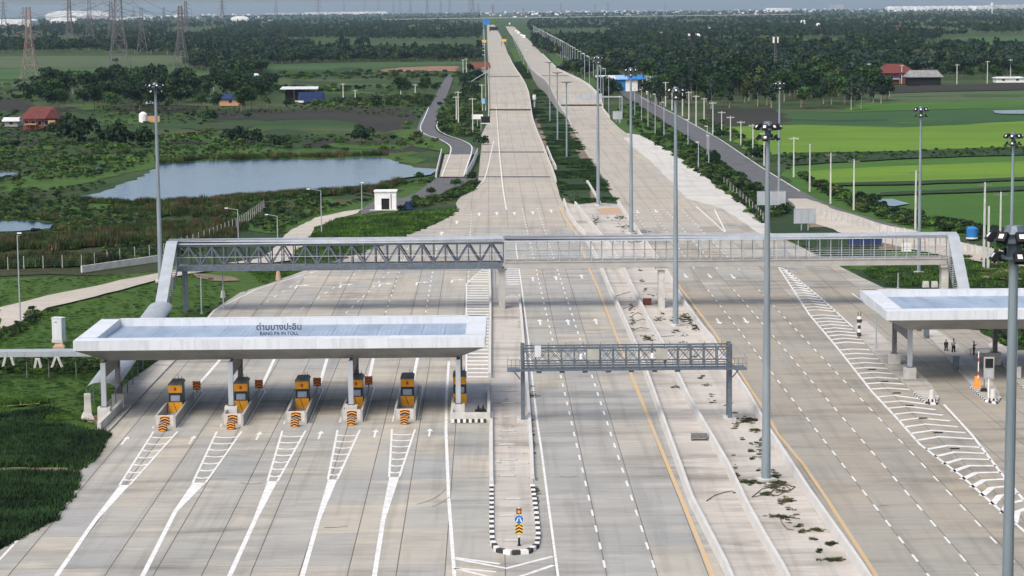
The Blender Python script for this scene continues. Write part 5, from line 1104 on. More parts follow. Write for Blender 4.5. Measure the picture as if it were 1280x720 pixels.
MB().box(-w * .7, -w * .1, -2.2, -.1, 1.8, 2.1).build('balcony', 'wall_tan', r); MB().box(w * .45, w * .8, -1.2, -.1, 1.2, 3.2).build('awning', 'wall_tan', r)
m = MB(); m.add([(w * .3, -1.6, e), (w * .95, -1.6, e), (w * .62, -1.6, q - .8), (w * .3, 4, e), (w * .95, 4, e), (w * .62, 4, q - .8)], [(0, 1, 2), (0, 2, 5, 3), (2, 1, 4, 5), (3, 5, 4)]); m.build('gable', 'roof_red', r)
for x in (-.75, -.45, -.15): MB().tube((w * x, -2, 0), (w * x, -2, e), .15).build('post', 'wall_red', r)
house('small white lean-to shed left of the red wooden house', 14, 158, 22, 151, 147, 5, 'roof_pale', 'wall_grey', .0, 'shed', 'shed', nwin=1)
r, w, e, q, s = house('red hip-roofed house above the paddies on the right', 1120, 105, 50, 91, 80, 12, 'roof_red', 'wall_red', .3, nwin=4, over=1.5)
house('grey corrugated open shed attached right of the red-roofed house', 1156, 106, 46, 96, 88, 10, 'roof_grey', 'dark_open', .12, 'shed', 'shed', over=1.2, nwin=0)
for i, (x, y, m_, lab) in enumerate(((1106, 106, 'tarp_blue', 'blue awning stall in front of the red-roofed house'), (1116, 105, 'light_blue', 'pale blue awning just under the eave of the red-roofed house'))):
    p = P(x, y); s = ppm(p); r = thing('awning', lab, 'awning', p); MB().add([(-9 / s, -2, 2.4), (9 / s, -2, 2.4), (8 / s, 2, 3.2), (-8 / s, 2, 3.2)], [(0, 1, 2, 3)]).build('canvas', m_, r)
    for a in (-8, 8): MB().tube((a / s, -1.9, 0), (a / s, -1.9, 2.4), .08).build('post', 'wall_white', r)
for i, (x, y, c_) in enumerate(((1167, 105, 'white'), (1147, 105, 'white'))):
    p = P(x, y); r = thing('parked_car', ['white car parked in front of the grey open shed, right end', 'white car in the shade of the grey open shed'][i], 'car', p, .1)
    MB().box(-2.1, 2.1, -.85, .85, .35, .95).build('body', 'white_plain', r); MB().taper(-1.3, 1.2, -.78, .78, .95, 1.5, .75).build('cabin', 'glass', r)
    for a in (-1.35, 1.35):
        for b2 in (-.86, .7): MB().tube((a, b2, .33), (a, b2 + .16, .33), .33, n=12).build('wheel', 'black', r)
# blue and white roadside building
p = P(785, 114); s = ppm(p); r = thing('roadside_shop', 'long building with blue and white roof and blue wall by the right service road', 'shop', p); h = height_at(p, 95)
MB().box(-15 / s, -3 / s, 0, 9, 0, h * .8).build('wall', 'sky_blue', r); MB().box(-3 / s, 12 / s, 0, 9, 0, h * .8).build('wall', 'wall_white', r); MB().box(12 / s, 36 / s, 3, 9, 0, h * .7).build('wall', 'wall_grey', r)
for x0_, x1_, m_ in ((-40, -15, 'roof_pale'), (-15, 0, 'light_blue'), (0, 24, 'sky_blue'), (24, 40, 'light_blue')): MB().add([(x0_ / s, -1, h * .82), (x1_ / s - .05, -1, h * .82), (x1_ / s - .05, 10, h * 1.02), (x0_ / s, 10, h * 1.02), (x0_ / s, -1, h * .76), (x1_ / s - .05, -1, h * .76)], [(0, 1, 2, 3), (4, 5, 1, 0)]).build('roof', m_, r)
for x in (-36, -28, -20, 18, 26, 34): MB().tube((x / s, -.6, 0), (x / s, -.6, h * .8), .14).build('post', 'wall_white', r)
# dark shed with blue tarpaulin
p = P(378, 128); s = ppm(p); r = thing('shed', 'dark open shed with a pale roof and blue tarpaulin beside it', 'shed', p); h = height_at(p, 110)
MB().box(-22 / s, 8 / s, 2, 10, 0, h * .9).build('wall', 'dark_open', r); MB().add([(-28 / s, -1, h * .92), (20 / s, -1, h * .92), (18 / s, 11, h * 1.05), (-28 / s, 11, h * 1.05)], [(0, 1, 2, 3)]).build('roof', 'roof_pale', r); MB().taper(-6 / s, 28 / s, -1, 4, 0, h * .72, .9).build('tarpaulin', 'tarp_blue', r); MB().box(-12 / s, 2 / s, -2.5, -1.2, 0, .8).build('slab_stack', 'wall_white', r)
for x in (-26, -10, 6): MB().tube((x / s, -.5, 0), (x / s, -.5, h * .92), .12).build('post', 'bark', r)
house('small house with a blue roof and tan wall under the dark trees at left', 288, 132, 32, 123, 118, 7, 'tarp_blue', 'wall_tan', .1, nwin=1); house('tiny hut with a pale roof in the dark trees near the left mast', 187, 131, 10, 129, 127, 5, 'roof_pale', 'dark_open', 0, 'hut', 'hut', nwin=0)
p = P(179, 153); s = ppm(p); r = thing('water_tower', 'round white tank with a domed top in the left scrub', 'tank', p); MB().tube((0, 0, 0), (0, 0, 3.0), 1.5, 1.5, 18).tube((0, 0, 3.0), (0, 0, 3.8), 1.5, .5, 18).build('tank', 'white_plain', r); MB().box(1.5, 6, -.5, 1.5, 0, 2.2).build('annex', 'wall_tan', r)
p = P(597, 92); s = ppm(p); r = thing('shed', 'red-brown roofed shed tucked against the left carriageway', 'shed', p); MB().box(-9 / s, 15 / s, 0, 8, 0, 3.5).build('wall', 'wall_grey', r); MB().add([(-11 / s, -1, 3.4), (17 / s, -1, 3.4), (15 / s, 9, 6.5), (-9 / s, 9, 6.5)], [(0, 1, 2, 3)]).build('roof', 'rust', r)
p = P(597, 105); s = ppm(p); tag(MB().add([(-8 / s, -1, 1.5), (10 / s, 2, 6), (10 / s, 4, 6), (-8 / s, 1, 1.5), (-8 / s, -1, 1.2), (10 / s, 2, 5.7)], [(0, 1, 2, 3), (4, 5, 1, 0)]).build('lean_to_roof', 'roof_pale', loc=p), 'pale sloping lean-to roof beside the left carriageway hump', 'roof')
# small far houses
for i, (x, y, wp, rm, wm, lab) in enumerate(((829, 48, 8, 'roof_pale', 'wall_white', 'small white house in the far fields, left of three'), (845, 49, 8, 'roof_pale', 'wall_grey', 'small white house in the far fields, middle of three'), (866, 50, 20, 'roof_pale', 'wall_red', 'long pale-roofed farmhouse in the far fields, right of three'), (1121, 40, 14, 'roof_red', 'wall_white', 'lone orange-red roof in the far woods at right'), (1023, 37, 5, 'roof_pale', 'wall_white', 'tiny white house in the far woods, right one'), (1004, 33, 6, 'roof_pale', 'wall_white', 'tiny white house in the far woods, left one'), (57, 61, 8, 'light_blue', 'wall_white', 'tiny pale-roofed hut at the edge of the far left field'), (1263, 103, 38, 'roof_pale', 'wall_white', 'low white walled building at the right edge above the paddies'), (318, 100, 10, 'roof_pale', 'wall_grey', 'small pale hut behind the left tree belt'), (1038, 100, 10, 'roof_grey', 'wall_tan', 'small grey-roofed hut in the trees left of the red house'))):
    house(lab, x, y, wp, y - (5 if wp < 30 else 5.5), y - (8 if wp < 30 else 7), 8, rm, wm, .1, nwin=2 if wp > 8 else 1, over=.6)
# white panel tower in the right woods and cell mast
for (x, y, t, lab) in ((887, 44, 34, 'thin white water tower above the far right woods'), (1240, 17, 3.5, 'tall white tower beside the long white factory')):
    p = P(x, y); h = height_at(p, t); r = thing('water_tower', lab, 'water tower', p); MB().tube((0, 0, 0), (0, 0, h * .8), h * .05, h * .05).build('shaft', 'wall_white', r); MB().tube((0, 0, h * .75), (0, 0, h), h * .14, h * .12, 12).build('tank', 'white_plain', r)
p = P(968.5, 100); h = height_at(p, 46); r = thing('cell_mast', 'lattice antenna mast with three white panels above the right woods', 'antenna mast', p)
for a in range(3): t = 2 * pi * a / 3; MB().tube((.9 * cos(t), .9 * sin(t), 0), (.5 * cos(t), .5 * sin(t), h), .1, .08, 5).build('leg', 'pylon_steel', r); MB().box(1.5 * cos(t) - .35, 1.5 * cos(t) + .35, 1.5 * sin(t) - .2, 1.5 * sin(t) + .2, h - 3.2, h).build('antenna_panel', 'white_plain', r)
m = MB(); n = 16
for i in range(n):
    for a in range(3):
        t, u = 2 * pi * a / 3, 2 * pi * (a + 1) / 3; za, zb = h * i / n, h * (i + 1) / n; ra, rb = .9 - .4 * i / n, .9 - .4 * (i + 1) / n; m.beam((ra * cos(t), ra * sin(t), za), (rb * cos(u), rb * sin(u), zb), .06, .06)
m.build('bracing', 'pylon_steel', r)
# far factories and dome hall
def dome(px, row, wpx, top, lab):
    p = P(px, row); s = ppm(p); w = wpx / s / 2; h = height_at(p, top); r = thing('stadium_hall', lab, 'hall', p); n = 14; m = MB(); ds = (-w * .5, w * .5)
    for y in ds:
        for i in range(n + 1): t = pi * i / n; m.v.append((-w * cos(t), y + (w * .15 if 0 else 0), h * .35 + h * .65 * sin(t) ** .8 if 0 < i < n else h * .35))
    for i in range(n): m.f.append((i, i + 1, n + 2 + i, n + 1 + i)); m.m.append(0)
    m.f.append(tuple(range(n, -1, -1))); m.m.append(0); m.f.append(tuple(range(n + 1, 2 * n + 2))); m.m.append(0); m.build('roof', 'far_white', r); MB().box(-w * .98, w * .98, -w * .48, w * .48, 0, h * .345).build('wall', 'far_pale', r)
dome(85, 25, 52, 13, 'great white domed hall on the left horizon, left half'); dome(117, 24, 42, 13.5, 'great white domed hall on the left horizon, right half')
dome(80, 29, 32, 22, 'smaller white arched hall in front of the great domes'); dome(300, 27, 22, 20, 'low pale domed building on the horizon right of the pylons')
def shedbox(px, row, wpx, top, lab, m_='far_white', nb=8):
    p = P(px, row); s = ppm(p); w = wpx / s; h = height_at(p, top); r = thing('factory', lab, 'factory', p)
    for i in range(nb): a, b_ = -w / 2 + w * i / nb, -w / 2 + w * (i + 1) / nb; MB().box(a, b_ - w * .004, 0, 90, -3, h * .8).add([(a, 0, h * .8), (b_, 0, h * .8), ((a + b_) / 2, 0, h), (a, 90, h * .8), (b_, 90, h * .8), ((a + b_) / 2, 90, h)], [(0, 1, 2), (0, 2, 5, 3), (2, 1, 4, 5), (3, 5, 4)]).build('bay', m_, r)
shedbox(8, 34, 62, 24, 'long low white factory at the left edge behind the first pylon', nb=6); shedbox(148, 27, 24, 22, 'small pale orange-white hall right of the domes', 'far_pale', 3)
shedbox(180, 24, 44, 21, 'white strip of warehouse right of the biggest pylon'); shedbox(432, 18, 104, 14.6, 'very long thin white warehouse on the left horizon', nb=14); shedbox(352, 18.5, 40, 16, 'pale warehouse left of the very long one', 'far_pale', 6); shedbox(336, 27, 20, 25, 'small pale sheds below the long warehouse', 'far_pale', 4)
shedbox(1175, 13.5, 130, 7.5, 'very long white factory on the right horizon', nb=14); shedbox(1262, 12, 50, 6, 'pale blue-grey factory at the right end of the horizon', 'far_pale', 6); shedbox(1046, 12.5, 18, 5.5, 'dark block of a building on the right horizon', 'wall_grey', 3); shedbox(974, 15, 30, 10, 'row of white blocks on the horizon left of the dark building', nb=6)
# far towns: nobody could count them
m = MB()
for (xa, xb, ya, yb, n) in ((640, 960, 12.5, 19, 230), (960, 1120, 11.5, 15, 70), (130, 330, 18.5, 24, 70), (330, 600, 16.5, 18.5, 40), (600, 700, 15, 22, 40)):
    for i in range(n):
        x = rnd.uniform(xa, xb); y = rnd.uniform(ya, yb) - .009 * 0; p = P(x, y); s = ppm(p); w = rnd.uniform(1, 4.5) / s; h = rnd.uniform(.7, 2.3) / s; d = w * rnd.uniform(.4, 1)
        m.box(p.x - w / 2, p.x + w / 2, p.y, p.y + d, p.z - 2, p.z + h, rnd.choice((0, 0, 1, 1, 2)))
o = m.build('distant_town', ['far_white', 'far_pale', 'roof_red']); tag(o, 'pale scatter of distant town buildings along the horizon', 'town', kind='stuff')
# far viaduct crossing the view
a, b_ = P(480, 28.5), P(1000, 21.5); r = thing('viaduct', 'long pale viaduct crossing far behind the end of the highway', 'viaduct', a); d = b_ - a; n = 40
for i in range(n):
    u, v = d * (i / n), d * ((i + .96) / n); MB().beam(u + Vector((0, 0, 9)), v + Vector((0, 0, 9)), 14, 2.2).build('span', 'apron_concrete', r); MB().box(-1.5, 1.5, -1.5, 1.5, -2, 8).build('pier', 'old_concrete', r, u)
# far gantry signs, yellow boards
def fsign(px, row, t0, t1, wpx, m_, lab):
    p = P(px, row); s = ppm(p); w = wpx / s / 2; z1, z0 = height_at(p, t0), height_at(p, t1); r = thing('overhead_sign', lab, 'road sign', p); MB().box(-w, w, -.4, 0, z0, z1).build('panel', m_, r)
    for a in (-w, w): MB().box(a - .3, a + .3, 0, .5, -1, z1).build('post', 'steel', r)
fsign(608, 39, 24, 31, 9, 'sky_blue', 'blue overhead sign far up the left carriageway'); fsign(617, 39, 25, 30, 8, 'leaf_bright', 'green overhead sign far up the left carriageway'); fsign(617.5, 41, 33.5, 38, 11, 'black', 'dark overhead board spanning the far left carriageway'); fsign(605, 57, 50, 53, 6, 'chev_yellow', 'yellow board left of the far left carriageway'); fsign(630, 57, 49, 52, 6, 'chev_yellow', 'yellow board in the far median')
for i, (x, y, m_) in enumerate(((648, 43, 'white_plain'), (652, 46, 'booth_dark'), (645, 40, 'red'), (655, 48, 'white_plain'), (637, 31, 'white_plain'))):
    p = P(x, y); r = thing('truck', ['white truck, second on the far oncoming road', 'dark truck, third from the front of the far vehicles', 'red truck behind the white one, far up the oncoming road', 'white truck leading the far vehicles on the oncoming road', 'white truck at the far end of the oncoming road'][i], 'truck', p); MB().box(-1.6, 1.6, 2, 11, 1, 4.2).build('cargo_box', m_, r); MB().box(-1.5, 1.5, 0, 1.9, .6, 3.4).build('cab', 'white_plain', r)
    for a in (-1.4, 1.1):
        for b2 in (.9, 4, 9): MB().tube((a, b2, .5), (a + .3, b2, .5), .5, n=10).build('wheel', 'black', r)

# ================================================================== pylons and power lines
def pylon(px, row, top, lab, m_='pylon_steel', tk=1.0, big=False):
    p = P(px, row); h = height_at(p, top); r = thing('power_pylon', lab, 'power pylon', p, rnd.uniform(-.2, .2), 'lattice power pylons'); s = ppm(p); th = max(.22, .45 / s) * tk; b = h * .115; wz = h * .55
    prof = [(0, b), (h * .28, b * .62), (h * .55, b * .33), (h * .97, b * .22)]
    def R_(z):
        for (z0, r0_), (z1, r1_) in zip(prof, prof[1:]):
            if z <= z1: return r0_ + (r1_ - r0_) * (z - z0) / (z1 - z0)
        return prof[-1][1]
    for sx in (-1, 1):
        for sy in (-1, 1):
            m = MB()
            for (z0, r0_), (z1, r1_) in zip(prof, prof[1:]): m.beam((sx * r0_, sy * r0_, z0), (sx * r1_, sy * r1_, z1), th, th)
            m.build('leg', m_, r)
    m = MB(); z = 0; cs = [(-1, -1), (1, -1), (1, 1), (-1, 1)]
    while z < h * .95:
        st = max(R_(z) * 1.7, h * .03); z2 = min(z + st, h * .97); ra, rb = R_(z), R_(z2)
        for i in range(4):
            a, c = cs[i], cs[(i + 1) % 4]; m.beam((a[0] * ra, a[1] * ra, z), (c[0] * rb, c[1] * rb, z2), th * .6, th * .6); m.beam((c[0] * ra, c[1] * ra, z), (a[0] * rb, a[1] * rb, z2), th * .6, th * .6); m.beam((a[0] * rb, a[1] * rb, z2), (c[0] * rb, c[1] * rb, z2), th * .6, th * .6)
        z = z2
    m.build('bracing', m_, r); arms = []
    for fz, fl in ((.62, .17), (.75, .15), (.87, .13)):
        m = MB(); zz = h * fz; L = h * fl; rr = R_(zz)
        for s_ in (-1, 1):
            for y in (-rr, rr): m.beam((s_ * rr, y, zz), (s_ * L, 0, zz + .3), th * .7, th * .7); m.beam((s_ * rr, y, zz + h * .035), (s_ * L, 0, zz + .3), th * .7, th * .7)
            m.beam((s_ * L, 0, zz + .3), (s_ * L, 0, zz - h * .03), th * .6, th * .6); arms.append(Vector((s_ * L, 0, zz - h * .03)))
        m.build('cross_arm', m_, r)
    r['arms'] = 0; del r['arms']; return [p + Matrix.Rotation(r.rotation_euler.z, 3, 'Z') @ a for a in arms]
py = [(38, 99, 6, 'reddish lattice pylon at the left edge in front of the white factory', 'pylon_red', 1.2), (150, 92, -32, 'largest dark pylon with its top cut off by the frame', 'pylon_steel', 1.4), (227, 86, 5, 'lattice pylon standing alone right of the largest one', 'pylon_steel', 1.2), (88, 60, -2, 'pylon in front of the left dome', 'pylon_steel', 1), (113, 60, -3, 'pylon in front of the right dome', 'pylon_steel', 1), (178, 68, 8, 'grey pylon between the largest one and the lone one', 'pylon_steel', .9),
      (5, 36, 0, 'pylon at the very left edge', 'pylon_steel', .8), (30, 34, 8, 'small pylon behind the reddish one', 'pylon_steel', .8), (140, 60, 0, 'pale pylon just left of the largest one', 'pylon_steel', .8), (233, 45, 0, 'pylon behind the lone right one', 'pylon_steel', .7), (278, 30, -1, 'pylon on the horizon above the low dome', 'pylon_steel', .7), (167, 22, 9, 'small pylon right of the largest one', 'pylon_steel', .6), (205, 28, 8, 'tiny pylon between two grey ones', 'pylon_steel', .6)]
for x, row, t in ((345, 19, -1), (398, 25, -2), (430, 17, 2), (456, 17, -2), (473, 17, 0), (492, 17, 2), (500, 17, -2), (513, 17, -1), (534, 19, -3), (551, 17, 1), (562, 17, -2), (587, 17, -1), (591, 19, -3), (598, 17, 4), (616, 22, 5), (654, 18, 10), (701, 16, 3), (744, 15, 4), (760, 15, 3), (831, 13, 3)): py.append((x, row, t, f'faint distant horizon pylon, {ordn(len(py) - 12)} from the left beyond the low white dome', 'pylon_steel', .7))
tips = [pylon(*q) for q in py]
def wires(A, B, lab):
    o = thing('power_line', lab, 'power line', A[0], 0, 'power lines between pylons')
    for a, b_ in zip(A, B):
        m = MB(); n = 10; sag = (a - b_).length * .035; pr = None
        for i in range(n + 1):
            t = i / n; q = a.lerp(b_, t) - A[0]; q.z -= sag * 4 * t * (1 - t)
            if pr is not None: m.beam(pr, q, .12, .12)
            pr = q
        m.build('cable', 'wire', o)
for i, j, lab in ((1, 0, 'cables slung from the largest pylon to the reddish left one'), (1, 2, 'cables slung from the largest pylon to the lone right one'), (3, 4, 'cables between the two pylons before the domes'), (4, 5, 'cables from the dome pylon to the grey one'), (6, 7, 'cables between the pylons at the very left edge'), (10, 9, 'cables from the low dome pylon leftwards'), (13, 14, 'cables between horizon pylons above the left woods')): wires(tips[i], tips[j], lab)

# ================================================================== vegetation
import numpy as np
rg = np.random.default_rng(5)
def leaves(n, blobs, size, flat=.35):
    """quads on the surfaces of lumpy blobs; blobs = (x,y,z,rx,ry,rz)"""
    w = np.array([b[3] * b[5] for b in blobs]); idx = rg.choice(len(blobs), n, p=w / w.sum()); B_ = np.array(blobs)[idx]
    d = rg.normal(size=(n, 3)); d /= np.linalg.norm(d, axis=1, keepdims=True); d[:, 2] = np.where(d[:, 2] < -.35, -d[:, 2], d[:, 2]); rad = rg.uniform(.62, 1.06, (n, 1))
    c = B_[:, :3] + d * B_[:, 3:] * rad; nn = d + rg.normal(size=(n, 3)) * .55; nn /= np.linalg.norm(nn, axis=1, keepdims=True)
    t = np.cross(nn, rg.normal(size=(n, 3))); t /= np.linalg.norm(t, axis=1, keepdims=True); u = np.cross(nn, t); s = rg.uniform(.55, 1.25, (n, 1)) * size
    t *= s; u *= s * rg.uniform(.5, .95, (n, 1)); v = np.stack([c - t - u * .3, c + t * .2 - u, c + t + u * .3, c - t * .2 + u], 1).reshape(-1, 3)
    return v.tolist(), [(4 * i, 4 * i + 1, 4 * i + 2, 4 * i + 3) for i in range(n)]
def crown_mb(h, r, n, size, kind='round', seed=0):
    q = random.Random(seed); bl = []
    if kind == 'round':
        for i in range(9): a = q.uniform(0, 2 * pi); d = r * q.uniform(.1, .62); k_ = r * q.uniform(.36, .6); bl.append((d * cos(a), d * sin(a), h * q.uniform(.42, .84), k_, k_, k_ * .8))
    elif kind == 'tall':
        for i in range(9): a = q.uniform(0, 2 * pi); z = q.uniform(.3, .9); d = r * .4 * (1.1 - z); k_ = r * q.uniform(.28, .5) * (1.25 - z * .6); bl.append((d * cos(a), d * sin(a), h * z, k_, k_, k_ * 1.4))
    else:
        for i in range(7): a = q.uniform(0, 2 * pi); d = r * q.uniform(.1, .6); k_ = r * q.uniform(.4, .6); bl.append((d * cos(a), d * sin(a), h * q.uniform(.25, .6), k_, k_, k_ * .75 * h / r))
    m = MB(); v, f = leaves(n, bl, size); m.add(v, f, 0); return m
def trunk_mb(h, t, seed, mi=0):
    q = random.Random(seed); m = MB(); x = y = 0
    top = h * .62; m.tube((0, 0, -.3), (h * .01, 0, top * .5), t, t * .72, 7, mi); m.tube((h * .01, 0, top * .5), (q.uniform(-.3, .3), q.uniform(-.3, .3), top), t * .72, t * .35, 6, mi)
    for i in range(4): a = q.uniform(0, 2 * pi); z0 = top * q.uniform(.45, .85); m.tube((0, 0, z0), (h * .16 * cos(a), h * .16 * sin(a), z0 + h * .2), t * .42, t * .15, 5, mi)
    return m
spec = [('round', 9, 4.6, 620, .52, 'leaf_dark', 'bark', 'broad dark tree'), ('round', 11, 5.4, 700, .58, 'leaf_mid', 'bark', 'broad mid-green tree'), ('tall', 13, 4.2, 620, .52, 'leaf_blue', 'bark_pale', 'tall thin-crowned tree'), ('tall', 11, 3.6, 520, .5, 'leaf_olive', 'bark_pale', 'tall olive-green tree'), ('bush', 4.2, 3.6, 420, .42, 'leaf_dark', 'bark', 'low dark bush'), ('bush', 3.2, 2.6, 320, .36, 'leaf_mid', 'bark', 'low green bush')]
TR = []
for i, (kd, h, r_, n, sz, lm, bm, lab) in enumerate(spec):
    root = thing('tree' if kd != 'bush' else 'bush', 'prototype', 'tree' if kd != 'bush' else 'bush', (0, 0, 0)); a = crown_mb(h, r_, n, sz, kd, i + 3).build('crown' if kd != 'bush' else 'foliage', lm, root)
    b_ = trunk_mb(h if kd != 'bush' else h * .8, h * .022, i).build('trunk' if kd != 'bush' else 'stem', bm, root); TR.append([root, [(a, []), (b_, [])], False])
def plant(kind, p, sc, label, group=None):
    root, parts, used = TR[kind]
    if not used: TR[kind][2] = True; r = root; r.location = p; r.scale = (sc, sc, sc * rnd.uniform(.9, 1.1)); r.rotation_euler.z = rnd.uniform(0, 6.28); r['label'] = label
    else: r = dup((root, parts), p, rnd.uniform(0, 6.28), label, (sc, sc, sc * rnd.uniform(.88, 1.12)))
    if group: r['group'] = group
    elif 'group' in r: del r['group']
    return r
# named single bushes and trees
for x, y, k_, hp, lab in ((92, 178, 4, 38, 'large dark round bush right of the red wooden house'), (66, 168, 4, 16, 'small dark bush in front of the red wooden house'), (148, 182, 4, 34, 'very dark round bush between the red house and the white tank'), (181, 181, 4, 26, 'dark bush left of the tall left mast foot'), (262, 151, 4, 18, 'dark bush below the blue-roofed house'), (296, 178, 4, 22, 'dark bush, left of three above the big pond'), (318, 178, 4, 20, 'dark bush, middle of three above the big pond'), (345, 182, 4, 17, 'dark bush, right of three above the big pond'),
        (452, 177, 4, 22, 'dome-shaped olive bush alone on the dark fallow field'), (505, 124, 0, 28, 'round dark tree left of the left service road'), (530, 118, 1, 22, 'tree behind the round dark one by the service road'), (470, 131, 5, 14, 'low bush between poles left of the service road'), (604, 181, 4, 14, 'dark bush at the edge of the left carriageway above the small bridge'), (572, 233, 5, 12, 'green bush right beside the small service road bridge foot'), (590, 226, 5, 12, 'green bush between the small bridge and the carriageway'), (540, 243, 5, 10, 'green bush in the strip right of the white hut'), (519, 252, 5, 10, 'green bush close to the white hut'),
        (523, 224, 5, 9, 'bush at the right tip of the big pond'), (507, 232, 5, 7, 'small bush on the lower shore of the big pond'), (1036, 128, 1, 34, 'tree before the gap in the right wood'), (1064, 137, 2, 46, 'tall tree at the right end of the wood'), (1196, 60, 1, 12, 'small round tree on the pale field at far right'), (1168, 62, 1, 10, 'tree left of the small round one at far right'), (950, 200, 4, 22, 'dark bush behind the tall mast beside the service road'), (1075, 252, 4, 16, 'dark bush clump beside the small pool in the paddies'), (1092, 254, 4, 14, 'bush touching the small pool in the paddies'),
        (1262, 322, 5, 26, 'dry brown shrub behind the right mast heads'), (1280, 318, 5, 30, 'dry shrub at the right frame edge'), (900, 172, 4, 12, 'bush between poles right of the service road'), (848, 128, 4, 16, 'dark bush at the foot of the right wood'), (20, 250, 5, 12, 'dark shrub between the two left ponds'), (145, 78, 4, 6, 'dark hedge clump in the far left field')):
    p = P(x, y); s = ppm(p); plant(k_, p, hp / s / spec[k_][1], lab)
def row_of(n, fx, rows, hp, kinds, lab, grp, jit=1):
    for i in range(n):
        x, y = rnd.uniform(*fx), rnd.uniform(*rows); p = P(x, y); s = ppm(p); k_ = rnd.choice(kinds); plant(k_, p, rnd.uniform(*hp) / s / spec[k_][1], lab, grp)
row_of(135, (38, 335), (110, 139), (20, 33), (0, 0, 1, 0, 3), 'one of the dark trees in the dense belt behind the red wooden house', 'trees of the left belt')
row_of(22, (296, 346), (108, 126), (14, 24), (0, 1), 'one of the trees left of the blue-tarped shed', 'trees left of the tarped shed')
row_of(100, (812, 1112), (112, 136), (26, 40), (0, 1, 2, 3, 2, 0), 'one of the close-set trees in the front of the right wood', 'front trees of the right wood')
row_of(22, (753, 772), (97, 122), (12, 22), (0, 4), 'one of the dark trees behind the slim poles at the right of the hump', 'trees beside the hump')
row_of(20, (1180, 1285), (92, 102), (12, 22), (0, 1), 'one of the trees in front of the wood at far right above the paddies', 'trees at far right')
row_of(16, (572, 606), (85, 122), (8, 15), (0, 4), 'one of the bushes between the left carriageway and its service road', 'bushes along the left carriageway')
row_of(12, (548, 600), (126, 172), (5, 10), (4, 5), 'one of the small bushes on the verge left of the left carriageway', 'verge bushes left')
VP_ = [(800, 160), (860, 176), (940, 228), (990, 262), (955, 282), (925, 250), (880, 214), (845, 188)]
nb = 0
while nb < 22:
    x, y = rnd.uniform(800, 990), rnd.uniform(160, 282)
    if inside(x, y, VP_): p = P(x, y); plant(rnd.choice((4, 5)), p, rnd.uniform(6, 12) / ppm(p) / 3.6, 'one of the low bushes on the verge between apron and service road', 'verge bushes right'); nb += 1
for t in TR:
    if not t[2]: bpy.data.objects.remove(t[0])
# instanced masses
PC = {}
def proto(name, builder, mats):
    o = builder.build(name, mats); COL.objects.unlink(o); return o
def mass_crown(kd, h, r, n, sz, lm, bm, seed):
    m = crown_mb(h, r, n, sz, kd, seed); t = trunk_mb(h, h * .02, seed, 1); m.add(t.v, t.f, 1); return proto('tree_form', m, [lm, bm])
def grass_clump(n, h, w, m_, lean=.4):
    m = MB()
    for i in range(n):
        a = rnd.uniform(0, 6.28); d = w * sqrt(rnd.random()); x, y = d * cos(a), d * sin(a); hh = h * rnd.uniform(.5, 1.15); b = rnd.uniform(0, 6.28); l = lean * hh; tx, ty = x + l * cos(b), y + l * sin(b); s = .035 + h * .05; c = b + 1.57
        m.add([(x - s * cos(c), y - s * sin(c), 0), (x + s * cos(c), y + s * sin(c), 0), (tx + s * .3 * cos(c), ty + s * .3 * sin(c), hh)], [(0, 1, 2)])
    return proto('grass_form', m, m_)
def coll(name, obs):
    c = bpy.data.collections.new(name)
    for o in obs: c.objects.link(o)
    return c
CF = coll('forest_forms', [mass_crown('round', 9, 5, 190, .95, 'leaf_dark', 'bark', 21), mass_crown('round', 10, 5.5, 200, 1.0, 'leaf_blue', 'bark', 22), mass_crown('tall', 12, 4, 180, .9, 'leaf_dark', 'bark_pale', 23), mass_crown('round', 8, 4.8, 180, .95, 'leaf_mid', 'bark', 24), mass_crown('tall', 10, 3.6, 170, .9, 'leaf_olive', 'bark_pale', 25), mass_crown('round', 10, 5, 190, .95, 'leaf_blue', 'bark', 26)])
CB = coll('scrub_forms', [proto('shrub_form', crown_mb(1.6, 2.2, 150, .34, 'bush', 31), 'leaf_mid'), proto('shrub_form', crown_mb(1.4, 2.0, 150, .32, 'bush', 32), 'leaf_dark'), proto('shrub_form', crown_mb(1.2, 2.2, 150, .32, 'bush', 33), 'leaf_bright'), proto('shrub_form', crown_mb(1.5, 1.8, 130, .3, 'bush', 34), 'leaf_olive')])
CR = coll('reed_forms', [grass_clump(90, 2.1, 1.5, 'weed_brown', .3), grass_clump(90, 1.8, 1.6, 'leaf_mid', .35), grass_clump(80, 2.0, 1.5, 'leaf_olive', .3), grass_clump(90, 1.6, 1.6, 'leaf_mid', .3), grass_clump(80, 1.8, 1.5, 'leaf_olive', .3)])
CG = coll('grass_forms', [grass_clump(60, .5, .9, 'lawn_leaf', .6), grass_clump(60, .45, .9, 'leaf_mid', .7), grass_clump(60, .5, .9, 'leaf_bright', .6)])
CD = coll('creeper_forms', [grass_clump(90, .6, .9, 'leaf_dark', .7), grass_clump(80, .5, .9, 'leaf_mid', .8), grass_clump(80, .4, .9, 'lawn_leaf', .8), grass_clump(80, .5, .9, 'leaf_mid', .8)])
CW = coll('weed_forms', [grass_clump(50, .45, .7, 'leaf_olive', .7), grass_clump(50, .35, .7, 'weed_brown', .7), grass_clump(50, .4, .6, 'leaf_dark', .7)])
